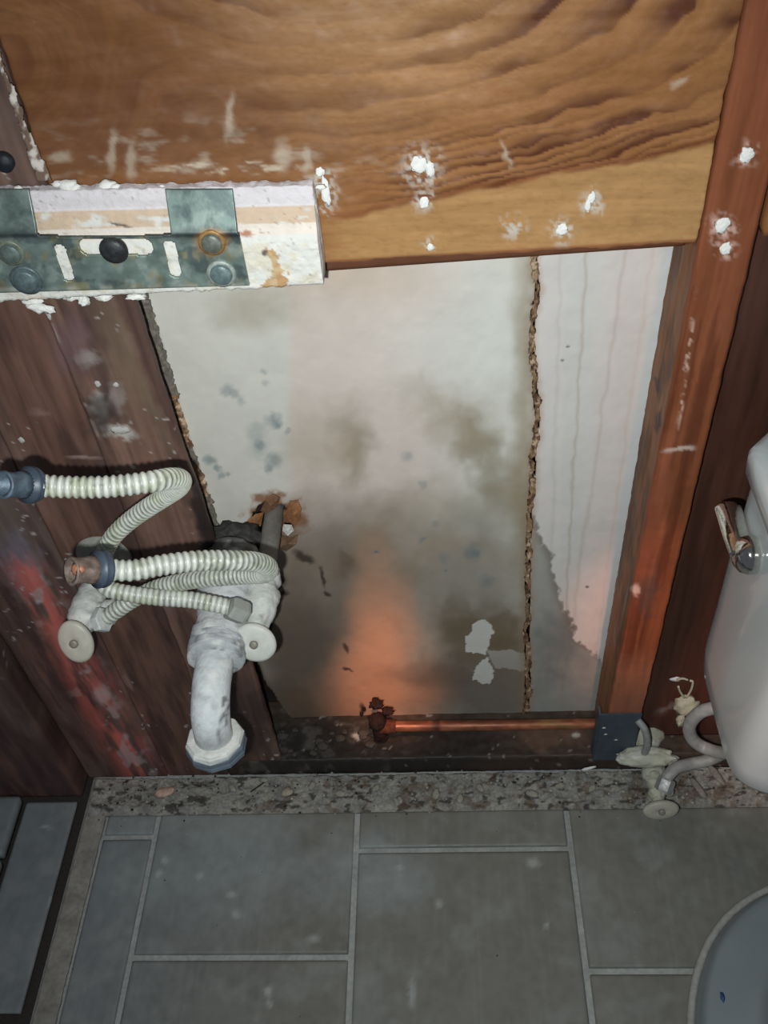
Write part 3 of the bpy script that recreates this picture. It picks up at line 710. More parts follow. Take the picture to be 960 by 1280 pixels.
# drywall sheets seen from the back of the next room, with a torn joint
sheet('drywall_panel', (-0.325, BY, 0.02), (0.445, 0, 0), (0, 0, 0.93), 280, 600, c_sheet_left, h_sheet, m_sheet_left, 0.010, M_PAPER, wall)['label'] = 'large drywall panel with brown water stains'
sheet('drywall_panel', (0.06, BY + .001, 0.02), (0.16, 0, 0), (0, 0, 0.93), 120, 520, c_sheet_right, h_sheet, m_sheet_right, 0.010, M_PAPER, wall)['label'] = 'narrow drywall strip with tide lines beside the stud'
def m_joint(X, Y, P):
    a = joint_x(Y, 2.5, 11); return (X > a - 1 - 5 * (fbm(Y / 14, Y * 0, 3, 12) - .3)) & (X < a + 3 + 9 * sm(460, 330, Y) * 0 + 11 * (fbm(Y / 6, Y * 0, 4, 14) - .45))
def h_torn(X, Y, P): return (fbm(X / 4, Y / 5, 4, 15)) * 0.003
sheet('torn_edge', (0.05, BY - .0015, 0.02), (0.09, 0, 0), (0, 0, 0.93), 90, 760, c_torn, h_torn, m_joint, 0.004, M_TORN, wall)['label'] = 'ragged brown torn drywall edge'
def m_ledge(X, Y, P):
    e = left_edge(Y); return (X > e - 26 + (fbm(Y / 12, Y * 0, 3, 16) - .5) * 9) & (X < e + 2 + 5 * fbm(Y / 5, Y * 0, 3, 13)) & (Y < 668)
def c_ledge(X, Y, P):
    c = c_torn(X, Y, P) * 1.25; return mix(c, lin((118, 116, 110)), .8 * sm(.5, .56, fbm(Y / 34, Y * 0 + .4, 2, 17)))
sheet('torn_edge', (-0.34, BY - .0025, 0.36), (0.13, 0, 0), (0, 0, 0.59), 90, 420, c_ledge, h_torn, m_ledge, 0.006, M_TORN, wall)
# curls of torn paper round the pipe hole
def flap(pts, seed, rgb, y0=BY - .004):
    P = [onY(a, b, y0 - (i % 2) * 0.006) for i, (a, b) in enumerate(pts)]
    c = np.mean(P, 0); V = [c - np.array([0, .003, 0])] + P
    me_f = [(0, i + 1, (i + 1) % len(P) + 1) for i in range(len(P))]
    V = np.array(V); X, Y = px_of(V)
    o = from_arrays('torn_paper_flap', V, np.array(me_f), np.ones((len(V), 3)) * lin(rgb), M_TORN, wall, False)
    md = o.modifiers.new('thickness', 'SOLIDIFY'); md.thickness = .0012
    return o
flap([(304, 664), (310, 650), (320, 642), (330, 640), (326, 655), (322, 664), (312, 667)], 1, (158, 112, 76))
flap([(326, 638), (332, 624), (341, 617), (350, 622), (346, 632), (336, 642)], 2, (128, 96, 72))
flap([(358, 640), (362, 626), (372, 625), (377, 636), (374, 650), (368, 658), (362, 650)], 3, (160, 112, 78))
flap([(355, 655), (365, 656), (367, 662), (360, 669), (354, 663)], 4, (238, 236, 228))
flap([(350, 668), (362, 672), (372, 668), (370, 680), (358, 688), (348, 684)], 5, (122, 96, 76))

# sooty debris packed round the drain in the wall
db = lump('debris_mound', onY(294, 690, .030), (.040, .034, .034), M_RUBBLE, wall, flatc((66, 64, 62), .9, 3), 7, .35, 4, freq=3.5)
tag(db, kind='stuff')
dr_ = random.Random(8)
for i in range(16):
    p_ = onZ(dr_.uniform(338, 470), dr_.uniform(912, 944), .045); q_ = dr_.uniform(.004, .010)
    lump('debris_clod', p_, (q_, q_ * .8, q_ * .5), M_RUBBLE, wall, flatc((74, 70, 66), .5, 5), i, .4, 2)
# white specks of joint compound stuck on the boards
cw = flatc((236, 234, 228), .06, 5)
for i, (a, b, w_, h_, yy) in enumerate(((524, 206, 11, 9, 0), (538, 212, 6, 8, 0), (530, 253, 7, 6, 0), (740, 247, 5, 6, 0), (735, 257, 4, 7, 0), (703, 287, 8, 6, 0), (538, 309, 5, 4, 0),
                                        (400, 215, 6, 5, 0), (407, 240, 6, 14, 0), (934, 194, 9, 8, 0), (903, 282, 9, 8, 0), (907, 311, 7, 7, 0), (60, 392, 3, 8, 0), (145, 481, 4, 3, 0), (122, 480, 4, 4, 0),
                                        (150, 538, 14, 5, 0), (27, 550, 4, 4, 0), (85, 700, 5, 3, 0))):
    P = onY(a, b, yy - .0005); k = (np.linalg.norm(P - CAM)) / F
    lump('compound_speck', P, (w_ * k * .85, .0012, h_ * k * 1.15), M_PLASTER, wall, cw if a > 200 else flatc((190, 186, 180), .1, 5), i + 1, .38, 3, freq=1.9)
# old bolt in the board at the upper left and pale seam above the bar
P = onY(6, 201, 0); lathe('bolt', P, (0, -1, 0), ((-.005, .008), (.004, .008), (.006, .005), (.007, .001)), M_BOLT, wall, colf=flatc((40, 44, 50)))
def m_seam(X, Y, P):
    t = X - (12 + (Y - 110) * .38); return (np.abs(t) < 3 + 9 * (fbm(X / 8, Y / 12, 4, 18) - .30) + 4 * sm(150, 215, Y)) & (Y < 226)
sheet('caulk_seam', (-0.345, -0.0035, 0.93), (0.075, 0, 0), (0, 0, 0.30), 70, 260,
      lambda X, Y, P: mix(np.ones(X.shape + (3,)) * lin((120, 98, 84)), lin((214, 206, 196)), sm(.48, .66, fbm(X / 8, Y / 14, 4, 19))),
      lambda X, Y, P: fbm(X / 6, Y / 6, 3, 20) * .002, m_seam, .002, M_PLASTER, wall)

# ============================================================ the wall hung bar that carried the sink
bar = empty('mounting_board', (-0.23, 0, 0.865))
tag(bar, 'short white plaster crusted moulding board nailed across the studs behind the bracket', 'board')
prof = [(-.003, .9440), (-.012, .9440), (-.0135, .9370), (-.0135, .9300), (-.016, .9280), (-.018, .9180), (-.0185, .9130), (-.0215, .9090), (-.0235, .9050), (-.0245, .8990), (-.0245, .8665), (-.022, .8645), (-.003, .8645)]
pr = []
for i in range(len(prof) - 1):
    n = max(2, int(math.dist(prof[i], prof[i + 1]) / .0012)); t = np.linspace(0, 1, n, endpoint=False)
    pr += [(prof[i][0] + (prof[i + 1][0] - prof[i][0]) * a, prof[i][1] + (prof[i + 1][1] - prof[i][1]) * a) for a in t]
pr.append(prof[-1]); pr = np.array(pr)
nx_ = 330; xs = np.linspace(-0.62, -0.0935, nx_)
V = np.zeros((nx_, len(pr), 3)); V[..., 0] = xs[:, None]; V[..., 1] = pr[None, :, 0]; V[..., 2] = pr[None, :, 1]
V[-6:, :, 1] += 0.0
Xp, Yp = px_of(V)
face = ((V[..., 2] < .905) & (V[..., 1] < -.02)).astype(float); topf = (V[..., 2] > .941).astype(float)
d_ = (fbm(Xp / 9, Yp / 9, 4, 30) - .45) * .0030 * np.clip(face + .35 + .6 * topf, 0, 1) + (fbm(Xp / 3.5, Yp / 3.5, 2, 31) - .5) * .0008
V[..., 1] -= d_ * (pr[None, :, 0] < -.004); V[..., 2] += topf * d_ * 1.3 - (V[..., 2] < .8665) * np.abs(d_) * 1.5
V[..., 2] += (-.0935 - xs[:, None]) * .045 * ((V[..., 2] - .8645) / .08).clip(0, 1)
cc = np.ones(V.shape) * lin((226, 224, 216))
zz = pr[None, :, 1] + 0 * Xp
cc = mix(cc, lin((210, 178, 146)), .8 * ((zz < .9295) & (zz > .9175)) * sm(.25, .45, fbm(Xp / 20, Yp / 8, 3, 33)))
cc = mix(cc, lin((236, 222, 208)), .8 * ((zz < .9175) & (zz > .909)))
cc = mix(cc, lin((222, 214, 218)), .8 * ((zz > .9295)))
tan_ = inpoly(Xp + (fbm(Xp / 7, Yp / 7, 3, 34) - .5) * 16, Yp + (fbm(Xp / 7, Yp / 7, 3, 35) - .5) * 16, [(333, 312), (347, 316), (350, 335), (362, 350), (360, 362), (325, 362), (336, 350), (342, 338)])
cc = np.where(tan_[..., None], lin((196, 156, 112)), cc)
cc = mix(cc, lin((222, 206, 168)), .4 * face * sm(.5, .65, fbm(Xp / 13, Yp / 13, 3, 36)))
cc = mix(cc, lin((140, 122, 110)), .5 * sm(.80, .85, fbm(Xp / 4, Yp / 4, 2, 37)))
cc = mix(cc, lin((170, 96, 50)), .8 * blob(Xp, Yp, 308, 294, 9, 3, .5, 3, 5))
cc = mix(cc, lin((60, 44, 38)), .85 * blob(Xp, Yp, 331, 317, 3.5, 4, .4))
cc = mix(cc, lin((70, 60, 60)), .8 * blob(Xp, Yp, 152, 288, 14, 1.5, .4, 1, 5, .15))
idx = np.arange(nx_ * len(pr)).reshape(nx_, len(pr))
q = np.stack([idx[:-1, :-1], idx[:-1, 1:], idx[1:, 1:], idx[1:, :-1]], -1).reshape(-1, 4)
Vb = V.reshape(-1, 3)
o = from_arrays('moulding', Vb, q, cc.reshape(-1, 3), M_PLASTER, bar)
# crusted end face
def endcap(x, sgn):
    r = V[-1] if sgn > 0 else V[0]; c = np.array([x, -.010, .902]); 
    rings = [r, r * .6 + c * .4, r * .25 + c * .75]; rings[1][:, 0] = x + sgn * .0015; rings[2][:, 0] = x + sgn * .001
    VV = np.concatenate(rings + [c[None]]); n = len(r); F_ = []
    for k in range(2):
        for i in range(n):
            j = (i + 1) % n; F_.append((k * n + i, (k + 1) * n + i, (k + 1) * n + j, k * n + j))
    for i in range(n): j = (i + 1) % n; F_.append((2 * n + i, 3 * n, 2 * n + j, 2 * n + j))
    X, Y = px_of(VV); me = bpy.data.meshes.new('end_face')
    me.from_pydata(VV.tolist(), [], [tuple(dict.fromkeys(f)) for f in F_]); me.update()
    a = me.color_attributes.new('Col', 'FLOAT_COLOR', 'POINT'); c4 = np.ones((len(VV), 4)); c4[:, :3] = white_crust(.2, (214, 208, 204))(X, Y, VV); a.data.foreach_set('color', c4.ravel())
    return centre(link('end_face', me, M_PLASTER, bar))
endcap(-0.0935, 1)
for i, (a, b, s, dy) in enumerate(((84, 229, 12, -.006), (72, 228, 7, -.006), (92, 232, 8, -.008), (134, 229, 11, -.006), (144, 231, 6, -.008), (202, 231, 4, -.008), (270, 230, 4, -.006), (355, 229, 5, -.006), (302, 235, 4, -.01), (22, 233, 5, -.01),
                                   (401, 232, 6, -.008))):
    P = onY(a, b + 2, dy); k = np.linalg.norm(P - CAM) / F
    lump('plaster_crumb', P, (s * k, s * k * .5, s * k * .5), M_PLASTER, bar, cw, 40 + i, .5, 2)
for i, (a, b, w_, h_, an) in enumerate(((50, 384, 15, 6, -.35), (105, 376, 6, 6, 0), (40, 376, 12, 4, 0), (170, 370, 12, 4, 0), (90, 370, 10, 5, 0), (130, 371, 10, 4, 0))):
    P = onY(a, b, -.012); k = np.linalg.norm(P - CAM) / F
    lump('plaster_crumb', P, (w_ * k, .004, h_ * k), M_PLASTER, bar, cw, 60 + i, .5, 3, ax=('Y', -an))

# ============================================================ the steel sink bracket
brk = empty('sink_bracket', (-0.25, -.029, .87))
tag(brk, 'grey green galvanised bracket plate with slots and bolts screwed to the white board', 'bracket')
YB = -0.0295
def bracket():
    # outline of plate with two upper tabs, thickness 2.5 mm; slots cut by skipping grid cells
    Rt = onY(312, 357, YB); Tt = onY(300, 291, YB)
    x1 = Rt[0]; z0 = Rt[2]; zb = Tt[2]
    X0 = -0.50
    nu, nv = 420, 70
    u = np.linspace(X0, x1 + .004, nu); v = np.linspace(z0, zb + .030, nv)
    U, Vv = np.meshgrid(u, v, indexing='ij')
    Lb = onY(5, 366, YB); Lt = onY(45, 291, YB)
    sb = (Lb[2] - z0) / (x1 - Lb[0]); st_ = (Lt[2] - zb) / (Tt[0] - Lt[0])
    tt_ = ((Vv - z0) / (zb - z0)).clip(0, 1); Zr = Vv + (x1 - U) * (sb * (1 - tt_) + st_ * tt_)     # the plate hangs a little askew
    P = np.stack([U, np.full_like(U, YB), Zr], -1)
    up = Vv > zb
    P[..., 1] = np.where(up, YB + (Vv - zb) * .42, YB)
    P[..., 1] += -.0012 * np.exp(-((Vv - zb) / .004) ** 2)
    X, Y = px_of(P)
    lo = onY(213, 291, YB)[0]; lo2 = onY(45, 291, YB)[0]
    t1 = (U > onY(206, 265, YB)[0] + 0 * U) & (U < x1 - .0005); t2 = U < onY(36, 262, YB)[0]
    xm = onY(128, 300, YB)[0]; sag = zb - .0035 * np.clip(1 - ((U - xm) / .062) ** 2, 0, 1)
    keep = np.where(Vv > sag, t1 | t2, True) & (U < x1)
    def slot(a, b, r, ang=None):
        A = onY(*a, YB); B = onY(*b, YB); d = B - A; t = np.clip(((P[..., 0] - A[0]) * d[0] + (P[..., 2] - A[2]) * d[2]) / (d[0] ** 2 + d[2] ** 2), 0, 1)
        return np.hypot(P[..., 0] - A[0] - t * d[0], P[..., 2] - A[2] - t * d[2]) < r
    h = slot((75, 313), (85, 345), .0045) | slot((212, 308), (219, 340), .0045) | slot((110, 309), (180, 309), .0068)
    keep &= ~h
    c = np.ones(P.shape) * lin((136, 154, 146))
    c = mix(c, lin((176, 188, 180)), .65 * sm(.5, .7, fbm(X / 14, Y / 14, 4, 301)))
    c = mix(c, lin((88, 102, 102)), .7 * sm(.5, .66, fbm(X / 22, Y / 18, 4, 302)))
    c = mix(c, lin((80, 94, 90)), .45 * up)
    c = mix(c, lin((176, 164, 120)), .55 * sm(.6, .72, fbm(X / 11, Y / 20, 4, 303)) * ~up)
    c = mix(c, lin((206, 204, 188)), .7 * np.exp(-((Y - 362 + (X) * .018) / 3.0) ** 2) * sm(.4, .6, fbm(X / 15, Y * 0, 2, 7)))
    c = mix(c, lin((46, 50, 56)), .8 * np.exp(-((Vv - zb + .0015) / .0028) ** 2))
    c = mix(c, lin((170, 110, 50)), .7 * (blob(X, Y, 265, 303, 20, 16, .4) - blob(X, Y, 265, 303, 14, 11, .4)).clip(0, 1))
    idx = np.arange(nu * nv).reshape(nu, nv)
    q = np.stack([idx[:-1, :-1], idx[1:, :-1], idx[1:, 1:], idx[:-1, 1:]], -1).reshape(-1, 4)
    k = keep.ravel(); q = q[k[q].all(1)]; used = np.unique(q); rm = np.full(nu * nv, -1); rm[used] = np.arange(len(used))
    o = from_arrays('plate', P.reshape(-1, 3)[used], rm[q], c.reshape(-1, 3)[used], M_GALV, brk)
    md = o.modifiers.new('thickness', 'SOLIDIFY'); md.thickness = .002; md.offset = -1
bracket()
def boltat(p, r, rgb, name='bolt', ring=None):
    P = onY(p[0], p[1], YB); k = np.linalg.norm(P - CAM) / F; r = r * k
    o = lathe(name, P, (0, -1, 0), ((-.003, r * 1.12), (0.0002, r * 1.12), (.0006, r), (.0030, r * .97), (.0042, r * .84), (.0046, r * .4), (.0048, .0001)), M_BOLT, brk, colf=flatc(rgb, .25, 5), seg=28)
    if ring:
        lathe('washer', P, (0, -1, 0), ((-.001, r * 1.3), (.0012, r * 1.3), (.0014, r * 1.05)), M_BOLT, o and brk, colf=flatc(ring, .3, 4), seg=28)
    return o
b_ = boltat((265, 303), 12.5, (116, 122, 112), ring=(158, 118, 66)); b_['label'] = 'bolt with rusty ring'
boltat((277, 342), 13.5, (112, 130, 130), ring=(160, 168, 160))
boltat((33, 350), 14, (100, 116, 118), ring=(90, 104, 106))
boltat((14, 316), 12, (104, 118, 112), ring=(120, 126, 110))
P = onY(143, 311, YB)
sc = lathe('lag_screw', P, (0, -1, 0), ((-.012, .004), (-.002, .004), (0, .0105), (.003, .0115), (.006, .0095), (.0072, .0045), (.0075, .0001)), M_BOLT, brk, colf=flatc((52, 54, 56), .4, 4), seg=24)
sc['label'] = 'black lag screw head in the middle slot'

# ============================================================ ribbed supply hoses
def hose(pts, r0, pitch, colf, parent, name='ribbed_tube', worn=0.0):
    P, s = spline(pts, pitch / 7.0)
    ph = (s / pitch) * 2 * math.pi
    rad = r0 * (1 + 0.075 * np.sign(np.sin(ph)) * np.abs(np.sin(ph)) ** .6)
    if worn:
        rad = r0 * (1 + (0.085 - .05 * sm(.35, .8, s / s[-1])) * np.sign(np.sin(ph)) * np.abs(np.sin(ph)) ** .6)
    V0 = P
    def cf(X, Y, V):
        n = len(P); seg = 20
        ridge = np.repeat(np.sin(ph) * .5 + .5, seg); ridge = np.concatenate([ridge, np.ones(len(V) - len(ridge)) * .5])
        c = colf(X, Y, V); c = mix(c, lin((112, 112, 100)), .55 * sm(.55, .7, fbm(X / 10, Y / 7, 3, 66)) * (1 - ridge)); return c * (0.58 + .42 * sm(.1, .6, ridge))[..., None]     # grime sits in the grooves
    return tube(name, P, rad, M_HOSE, parent, seg=20, colf=cf)
def hc(a, b, seed):
    def f(X, Y, P):
        c = mix(np.ones(np.shape(X) + (3,)) * lin(a), lin(b), sm(.45, .65, fbm(X / 16, Y / 16, 4, seed)))
        c = mix(c, lin((226, 226, 206)), .4 * sm(.6, .7, fbm(X / 5, Y / 5, 3, seed + 1)))
        return c
    return f
A0 = dep(34, 606, .700); A1 = dep(60, 607, .700)
hA = empty('supply_hose', tuple(dep(20, 605, .70)))
tag(hA, 'upper pale ribbed supply hose ending in a dark nut at the left edge', 'hose')
ptsA = [dep(36, 606, .700), dep(90, 609, .705), dep(140, 608, .71), dep(190, 602, .72), dep(214, 598, .74), dep(226, 600, .765), dep(223, 609, .79), dep(206, 621, .82), dep(170, 645, .85),
        dep(143, 669, .87), dep(129, 695, .89), dep(124, 718, .90), dep(134, 735, .90), dep(160, 742, .90), dep(200, 747, .905), dep(240, 750, .91), dep(286, 759, .915)]
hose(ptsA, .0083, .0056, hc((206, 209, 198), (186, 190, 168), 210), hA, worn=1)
def coupling(root, p0, d, r, cols, nm='coupling_nut'):
    """dark flanged nut on the hose end, its open threads pointing away"""
    d = d / np.linalg.norm(d)
    a = lathe('rubber_collar', p0, d, ((-.004, r * .9), (-.003, r * 1.35), (0, r * 1.45), (.0015, r * 1.30), (.003, r * 1.45), (.005, r * 1.45), (.006, r * 1.15), (.008, r * 1.1)), MATS['dark_rubber'], root, seg=28)
    b = lathe(nm, p0 + d * .007, d, ((0, r * 1.12), (.006, r * 1.02), (.008, r * .96), (.016, r * 1.0), (.019, r * 1.08), (.020, r * 1.08)), M_BOLT, root, seg=24, colf=cols, hollow=.72)
    return b
coupling(hA, dep(40, 606, .70), dep(2, 606, .675) - dep(40, 606, .70), .0098, flatc((84, 98, 110), .5, 6))
hexnut('hose_nut', dep(286, 759, .915), dep(308, 768, .925) - dep(286, 759, .915), .0125, .020, M_PLASTIC, hA)

hB = empty('supply_hose', tuple(dep(105, 712, .72)))
tag(hB, 'lower ribbed supply hose with open threaded nut crossing in front of the drain', 'hose')
ptsB = [dep(132, 712, .72), dep(165, 713, .725), dep(205, 706, .735), dep(250, 701, .75), dep(295, 701, .77), dep(322, 703, .795), dep(335, 709, .82), dep(331, 717, .845), dep(305, 719, .87),
        dep(260, 723, .89), dep(225, 728, .91), dep(194, 736, .925), dep(165, 750, .935), dep(140, 767, .945), dep(131, 773, .95)]
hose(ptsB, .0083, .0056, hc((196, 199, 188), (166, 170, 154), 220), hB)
coupling(hB, dep(128, 711, .72), dep(88, 714, .70) - dep(128, 711, .72), .0105, flatc((120, 104, 94), .7, 5))
hexnut('hose_nut', dep(132, 774, .945), dep(122, 776, .95) - dep(132, 774, .945), .0135, .010, M_PAINTED, hB, colf=white_crust(.3, (190, 194, 190)))
lump('thread_glint', dep(98, 711, .699), (.0055, .0055, .0055), M_BOLT, hB, flatc((180, 120, 90), .3, 4), 5, .3, 2).name = 'washer'  # coppery lump set in as the glint of the threads, no washer

# ============================================================ shut-off valves
def valve(base, wall_y, length, r, label, out_dir, out_at, handle_wh, tilt, stub=.03, esc=.03, hcol=(196, 194, 182), seed=0, crust=.0028, base_rgb=(204, 206, 200), bell=False):
    """base: point on wall; the axis runs straight out of the wall (-Y)"""
    x, _, z = base; root = empty('shutoff_valve', (x, wall_y, z)); tag(root, label, 'valve')
    ax = np.array([0, -1.0, 0]); o = np.array([x, wall_y, z]); cf = white_crust(.35, base_rgb, seed)
    if bell:
        lathe('wall_flange', o, ax, ((-.004, esc), (.003, esc), (.008, esc * .82), (.018, esc * .55), (.030, r * 1.15)), M_PAINTED, root, colf=cf, seg=30, crust=.0022)
    elif esc:
        lathe('wall_flange', o + ax * .001, ax, ((0, esc), (.002, esc), (.006, esc * .7), (.008, esc * .4)), M_PAINTED, root, colf=flatc((150, 150, 140), .2, 6), seg=30)
    L = length
    lathe('supply_stub', o, ax, ((-.03, r * .66), (stub, r * .66)), M_PAINTED, root, colf=cf if esc else flatc((112, 108, 102), .35, 8), crust=.001)
    lathe('valve_body', o, ax, ((stub - .004, r * .8), (stub, r * 1.05), (stub + .012, r * 1.1), (stub + .016, r * .85), (stub + .024, r * .9), (L * .62, r * 1.12), (L * .74, r * 1.05), (L * .80, r * .7), (L * .92, r * .6), (L * .93, .002)),
          M_PAINTED, root, colf=cf, crust=crust, cs=90, seg=30)
    od = np.array(out_dir, float); od /= np.linalg.norm(od)
    lathe('outlet', o + ax * out_at, od, ((0, r * .7), (r * 1.2, r * .7), (r * 1.5, r * .9), (r * 2.0, r * .95), (r * 2.2, r * .6)), M_PAINTED, root, colf=cf, crust=.0012, seg=24)
    # oval handle
    hw, hh = handle_wh; n = 40; th = np.linspace(0, 2 * math.pi, n, endpoint=False)
    rings = [(0.0, .80), (.0015, .97), (.0045, 1.0), (.0070, .95), (.0085, .82), (.0092, .5), (.0094, .2), (.0080, .12)]
    V = []; F_ = []
    ct, st = math.cos(tilt), math.sin(tilt)
    for (d, s) in rings:
        for t in th:
            a = hw * s * math.cos(t); b = hh * s * math.sin(t)
            q_ = a * st + b * ct
            V.append((x + a * ct - b * st, wall_y - L * .92 - d * .85 + q_ * .45, z + q_ * .9 + d * .5))
    V.append((x, wall_y - L * .92, z)); V.append((x, wall_y - L * .92 - .0072, z + .0042))
    for k in range(len(rings) - 1):
        for i in range(n): j = (i + 1) % n; F_.append((k * n + i, (k + 1) * n + i, (k + 1) * n + j, k * n + j))
    m0 = len(rings) * n
    for i in range(n): j = (i + 1) % n; F_.append((m0, i, j)); F_.append(((len(rings) - 1) * n + j, (len(rings) - 1) * n + i, m0 + 1))
    me = bpy.data.meshes.new('handle'); me.from_pydata(V, [], F_); me.update(); VV = np.array(V); X, Y = px_of(VV)
    a = me.color_attributes.new('Col', 'FLOAT_COLOR', 'POINT'); c4 = np.ones((len(VV), 4)); c4[:, :3] = flatc(hcol, .08, 14, seed)(X, Y, VV); a.data.foreach_set('color', c4.ravel())
    b = bmesh.new(); b.from_mesh(me); bmesh.ops.recalc_face_normals(b, faces=b.faces); b.to_mesh(me); b.free()
    me.polygons.foreach_set('use_smooth', np.full(len(me.polygons), True))
    h = centre(link('handle', me, M_PLASTIC_P, root))
    sc = lathe('screw', (x, wall_y - L * .92 - .0084, z + .0049), (0, -.89, .45), ((0, .0046), (.0018, .0046), (.0028, .0032), (.0030, .0001)), M_BOLT, h, colf=flatc((140, 136, 124), .15, 3), seg=16)
    sc.location = sc.location - root.location; sc['label'] = 'round screw head in the middle of the handle'
    return root
M_PLASTIC_P = mat('painted_handle', 0.5, nscale=120, namt=.07, bump=.15, bscale=300)
PL = onY(130, 693, 0)
valve((PL[0], 0, PL[2]), .001, .130, .0148, 'left shut-off valve with oval handle, caked in white plaster, on the dark boards', (1, -.05, -.02), .082, (.0185, .0245), .15, stub=.03, esc=.031, hcol=(180, 178, 164), seed=1)
VZ = onY(341, 640, BY)[2]; PR = onZ(317, 818, VZ)
valve((PR[0], 0, VZ), .085, .085 - PR[1], .0165, 'right shut-off valve with oval handle, white crusted, beside the drain pipe', (-1, -.1, .1), .140, (.0215, .0235), .9, stub=.105, esc=0, hcol=(204, 204, 196), seed=2)
TV = (.283, 0, .0405)
valve(TV, .0295, .120, .0110, 'cream caked shut-off valve low on the wall behind the toilet', (.9, -.25, .12), .078, (.0250, .0150), .1, stub=.062, esc=.026, hcol=(168, 164, 150), seed=3, base_rgb=(176, 176, 158), bell=True)

fl = lump('plaster_collar', onY(808, 946, -.014) , (.041, .016, .012), M_PAINTED, bpy.data.objects['shutoff_valve.002'], white_crust(.25, (182, 182, 164), 3), 4, .22, 4, freq=2.4)
lump('plaster_collar', onZ(818, 965, .040), (.017, .018, .012), M_PAINTED, bpy.data.objects['shutoff_valve.002'], white_crust(.25, (176, 176, 160), 3), 6, .22, 3, freq=2.4)
# ============================================================ the drain pipe
dr = empty('drain_pipe', (-0.241, 0, .50)); tag(dr, 'thick white crusted sink drain pipe bent downward, with two slip nuts', 'drain pipe')
ZD = .500
wc = white_crust(.45, (200, 202, 202), 7, 10)
pA = np.array([-.243, .006, ZD]); pB = onZ(271, 815, ZD)
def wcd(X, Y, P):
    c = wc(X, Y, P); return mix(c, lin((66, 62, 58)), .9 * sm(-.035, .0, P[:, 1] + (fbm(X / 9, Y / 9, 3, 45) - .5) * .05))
axd = pB - pA; Ld = np.linalg.norm(axd); axd /= Ld
lathe('drain_stub', pA, axd, ((0, .031), (Ld * .30, .031), (Ld * .45, .030), (Ld * .60, .0285), (Ld * .62, .0255), (Ld * .82, .0265), (Ld * .84, .028), (Ld * .97, .0285), (Ld * .98, .027)), M_PAINTED, dr, colf=wcd, crust=.0045, cs=70, seg=36)
lump('plaster_crust', onZ(286, 742, ZD + .004), (.030, .026, .014), M_PAINTED, dr, wc, 3, .4, 4, freq=3)
lathe('slip_nut', pB - axd * .012, axd, ((0, .0270), (.002, .0295), (.018, .0300), (.022, .0285), (.023, .022)), M_PAINTED, dr, colf=white_crust(.7, (176, 180, 182), 8, 8), seg=36, crust=.0018, cs=150)
c0 = pB + axd * .006
e1 = onZ(265, 862, ZD - .004); 
dirv = np.array([0, 0, -1.0])
pts = [c0, c0 + axd * .020, c0 + axd * .040 + dirv * .003, c0 + axd * .056 + dirv * .012, c0 + axd * .066 + dirv * .026, c0 + axd * .070 + dirv * .045]
Pp, ss = spline(pts, .002)
def c_tubew(X, Y, P):
    c = white_crust(.3, (206, 210, 210), 9, 12)(X, Y, P)
    for (cx, cy, rx_, ry_, an) in ((282, 874, 5, 2, .3), (285, 884, 2, 6, .4), (280, 893, 5, 2, -.3), (283, 902, 2, 6, .1), (275, 920, 2, 9, -.2), (279, 878, 2, 4, 0), (277, 900, 3, 2, .5)):
        c = mix(c, lin((70, 74, 80)), .75 * blob(X, Y, cx, cy, rx_, ry_, .5, 3, 4, an))
    return mix(c, lin((150, 152, 150)), .5 * sm(905, 930, Y))
tp = tube('tailpiece', Pp, .0192, M_PAINTED, dr, seg=32, colf=c_tubew, crust=.0006, cs=60); tp['label'] = 'smooth white bend with dark scribbled marks'
eT = Pp[-1] - Pp[-4]; eT /= np.linalg.norm(eT)
nE = Pp[-1] - eT * .006
def c_lownut(X, Y, P):
    c = np.ones(np.shape(X) + (3,)) * lin((92, 104, 114)); a = (P - nE) @ eT
    return mix(c, white_crust(.2, (206, 206, 200), 12, 6)(X, Y, P), sm(.010, .004, a + (fbm(X / 7, Y / 7, 3, 44) - .5) * .012))
lathe('slip_nut', nE, eT, ((0, .021), (.001, .027), (.004, .0285), (.008, .0305), (.020, .0300), (.022, .026)), M_PAINTED, dr, colf=c_lownut, seg=10, crust=.0022, cs=150, smooth=False, hollow=0)

# ============================================================ copper pipe in the bay
cp = empty('copper_pipe', (-0.1, .03, .084)); tag(cp, 'thin reddish copper pipe running low across the stud bay', 'pipe')
def c_cu(X, Y, P):
    c = np.ones(np.shape(X) + (3,)) * lin((160, 98, 70))
    c = mix(c, lin((120, 66, 46)), .7 * sm(.45, .62, fbm(X / 16, Y / 7, 4, 400)))
    c = mix(c, lin((122, 100, 54)), .6 * sm(640, 700, X) * sm(.4, .6, fbm(X / 30, Y / 3, 2, 401)))
    return mix(c, lin((58, 34, 30)), .8 * blob(X, Y, 546, 905, 5, 12, .5))
cz = .0845
pc0 = onY(478, 908, .03)
tube('pipe', np.linspace((pc0[0], .030, pc0[2] - .0005), (.240, .030, onY(742, 905, .03)[2]), 60), .0078, M_COPPER, cp, seg=24, colf=c_cu)
blk = flatc((50, 36, 34), .5, 5)
lathe('elbow', (pc0[0] - .008, .030, pc0[2]), (1, 0, 0), ((0, .0085), (.004, .0105), (.016, .0105), (.020, .0098), (.028, .0095)), M_TORN, cp, colf=flatc((96, 56, 44), .4, 5), crust=.001)
el = lathe('riser', (pc0[0] - .004, .030, pc0[2] - .030), (-.05, 0, 1), ((0, .0095), (.030, .0100), (.044, .0120), (.052, .0105), (.056, .005)), M_TORN, cp, colf=blk, crust=.0026, cs=140); el['label'] = 'blackened corroded riser end'
lump('corroded_tip', onY(471, 880, .032), (.009, .008, .007), M_TORN, cp, blk, 6, .6, 3)
lump('corroded_tip', onY(484, 889, .032), (.008, .007, .006), M_TORN, cp, blk, 8, .6, 3)
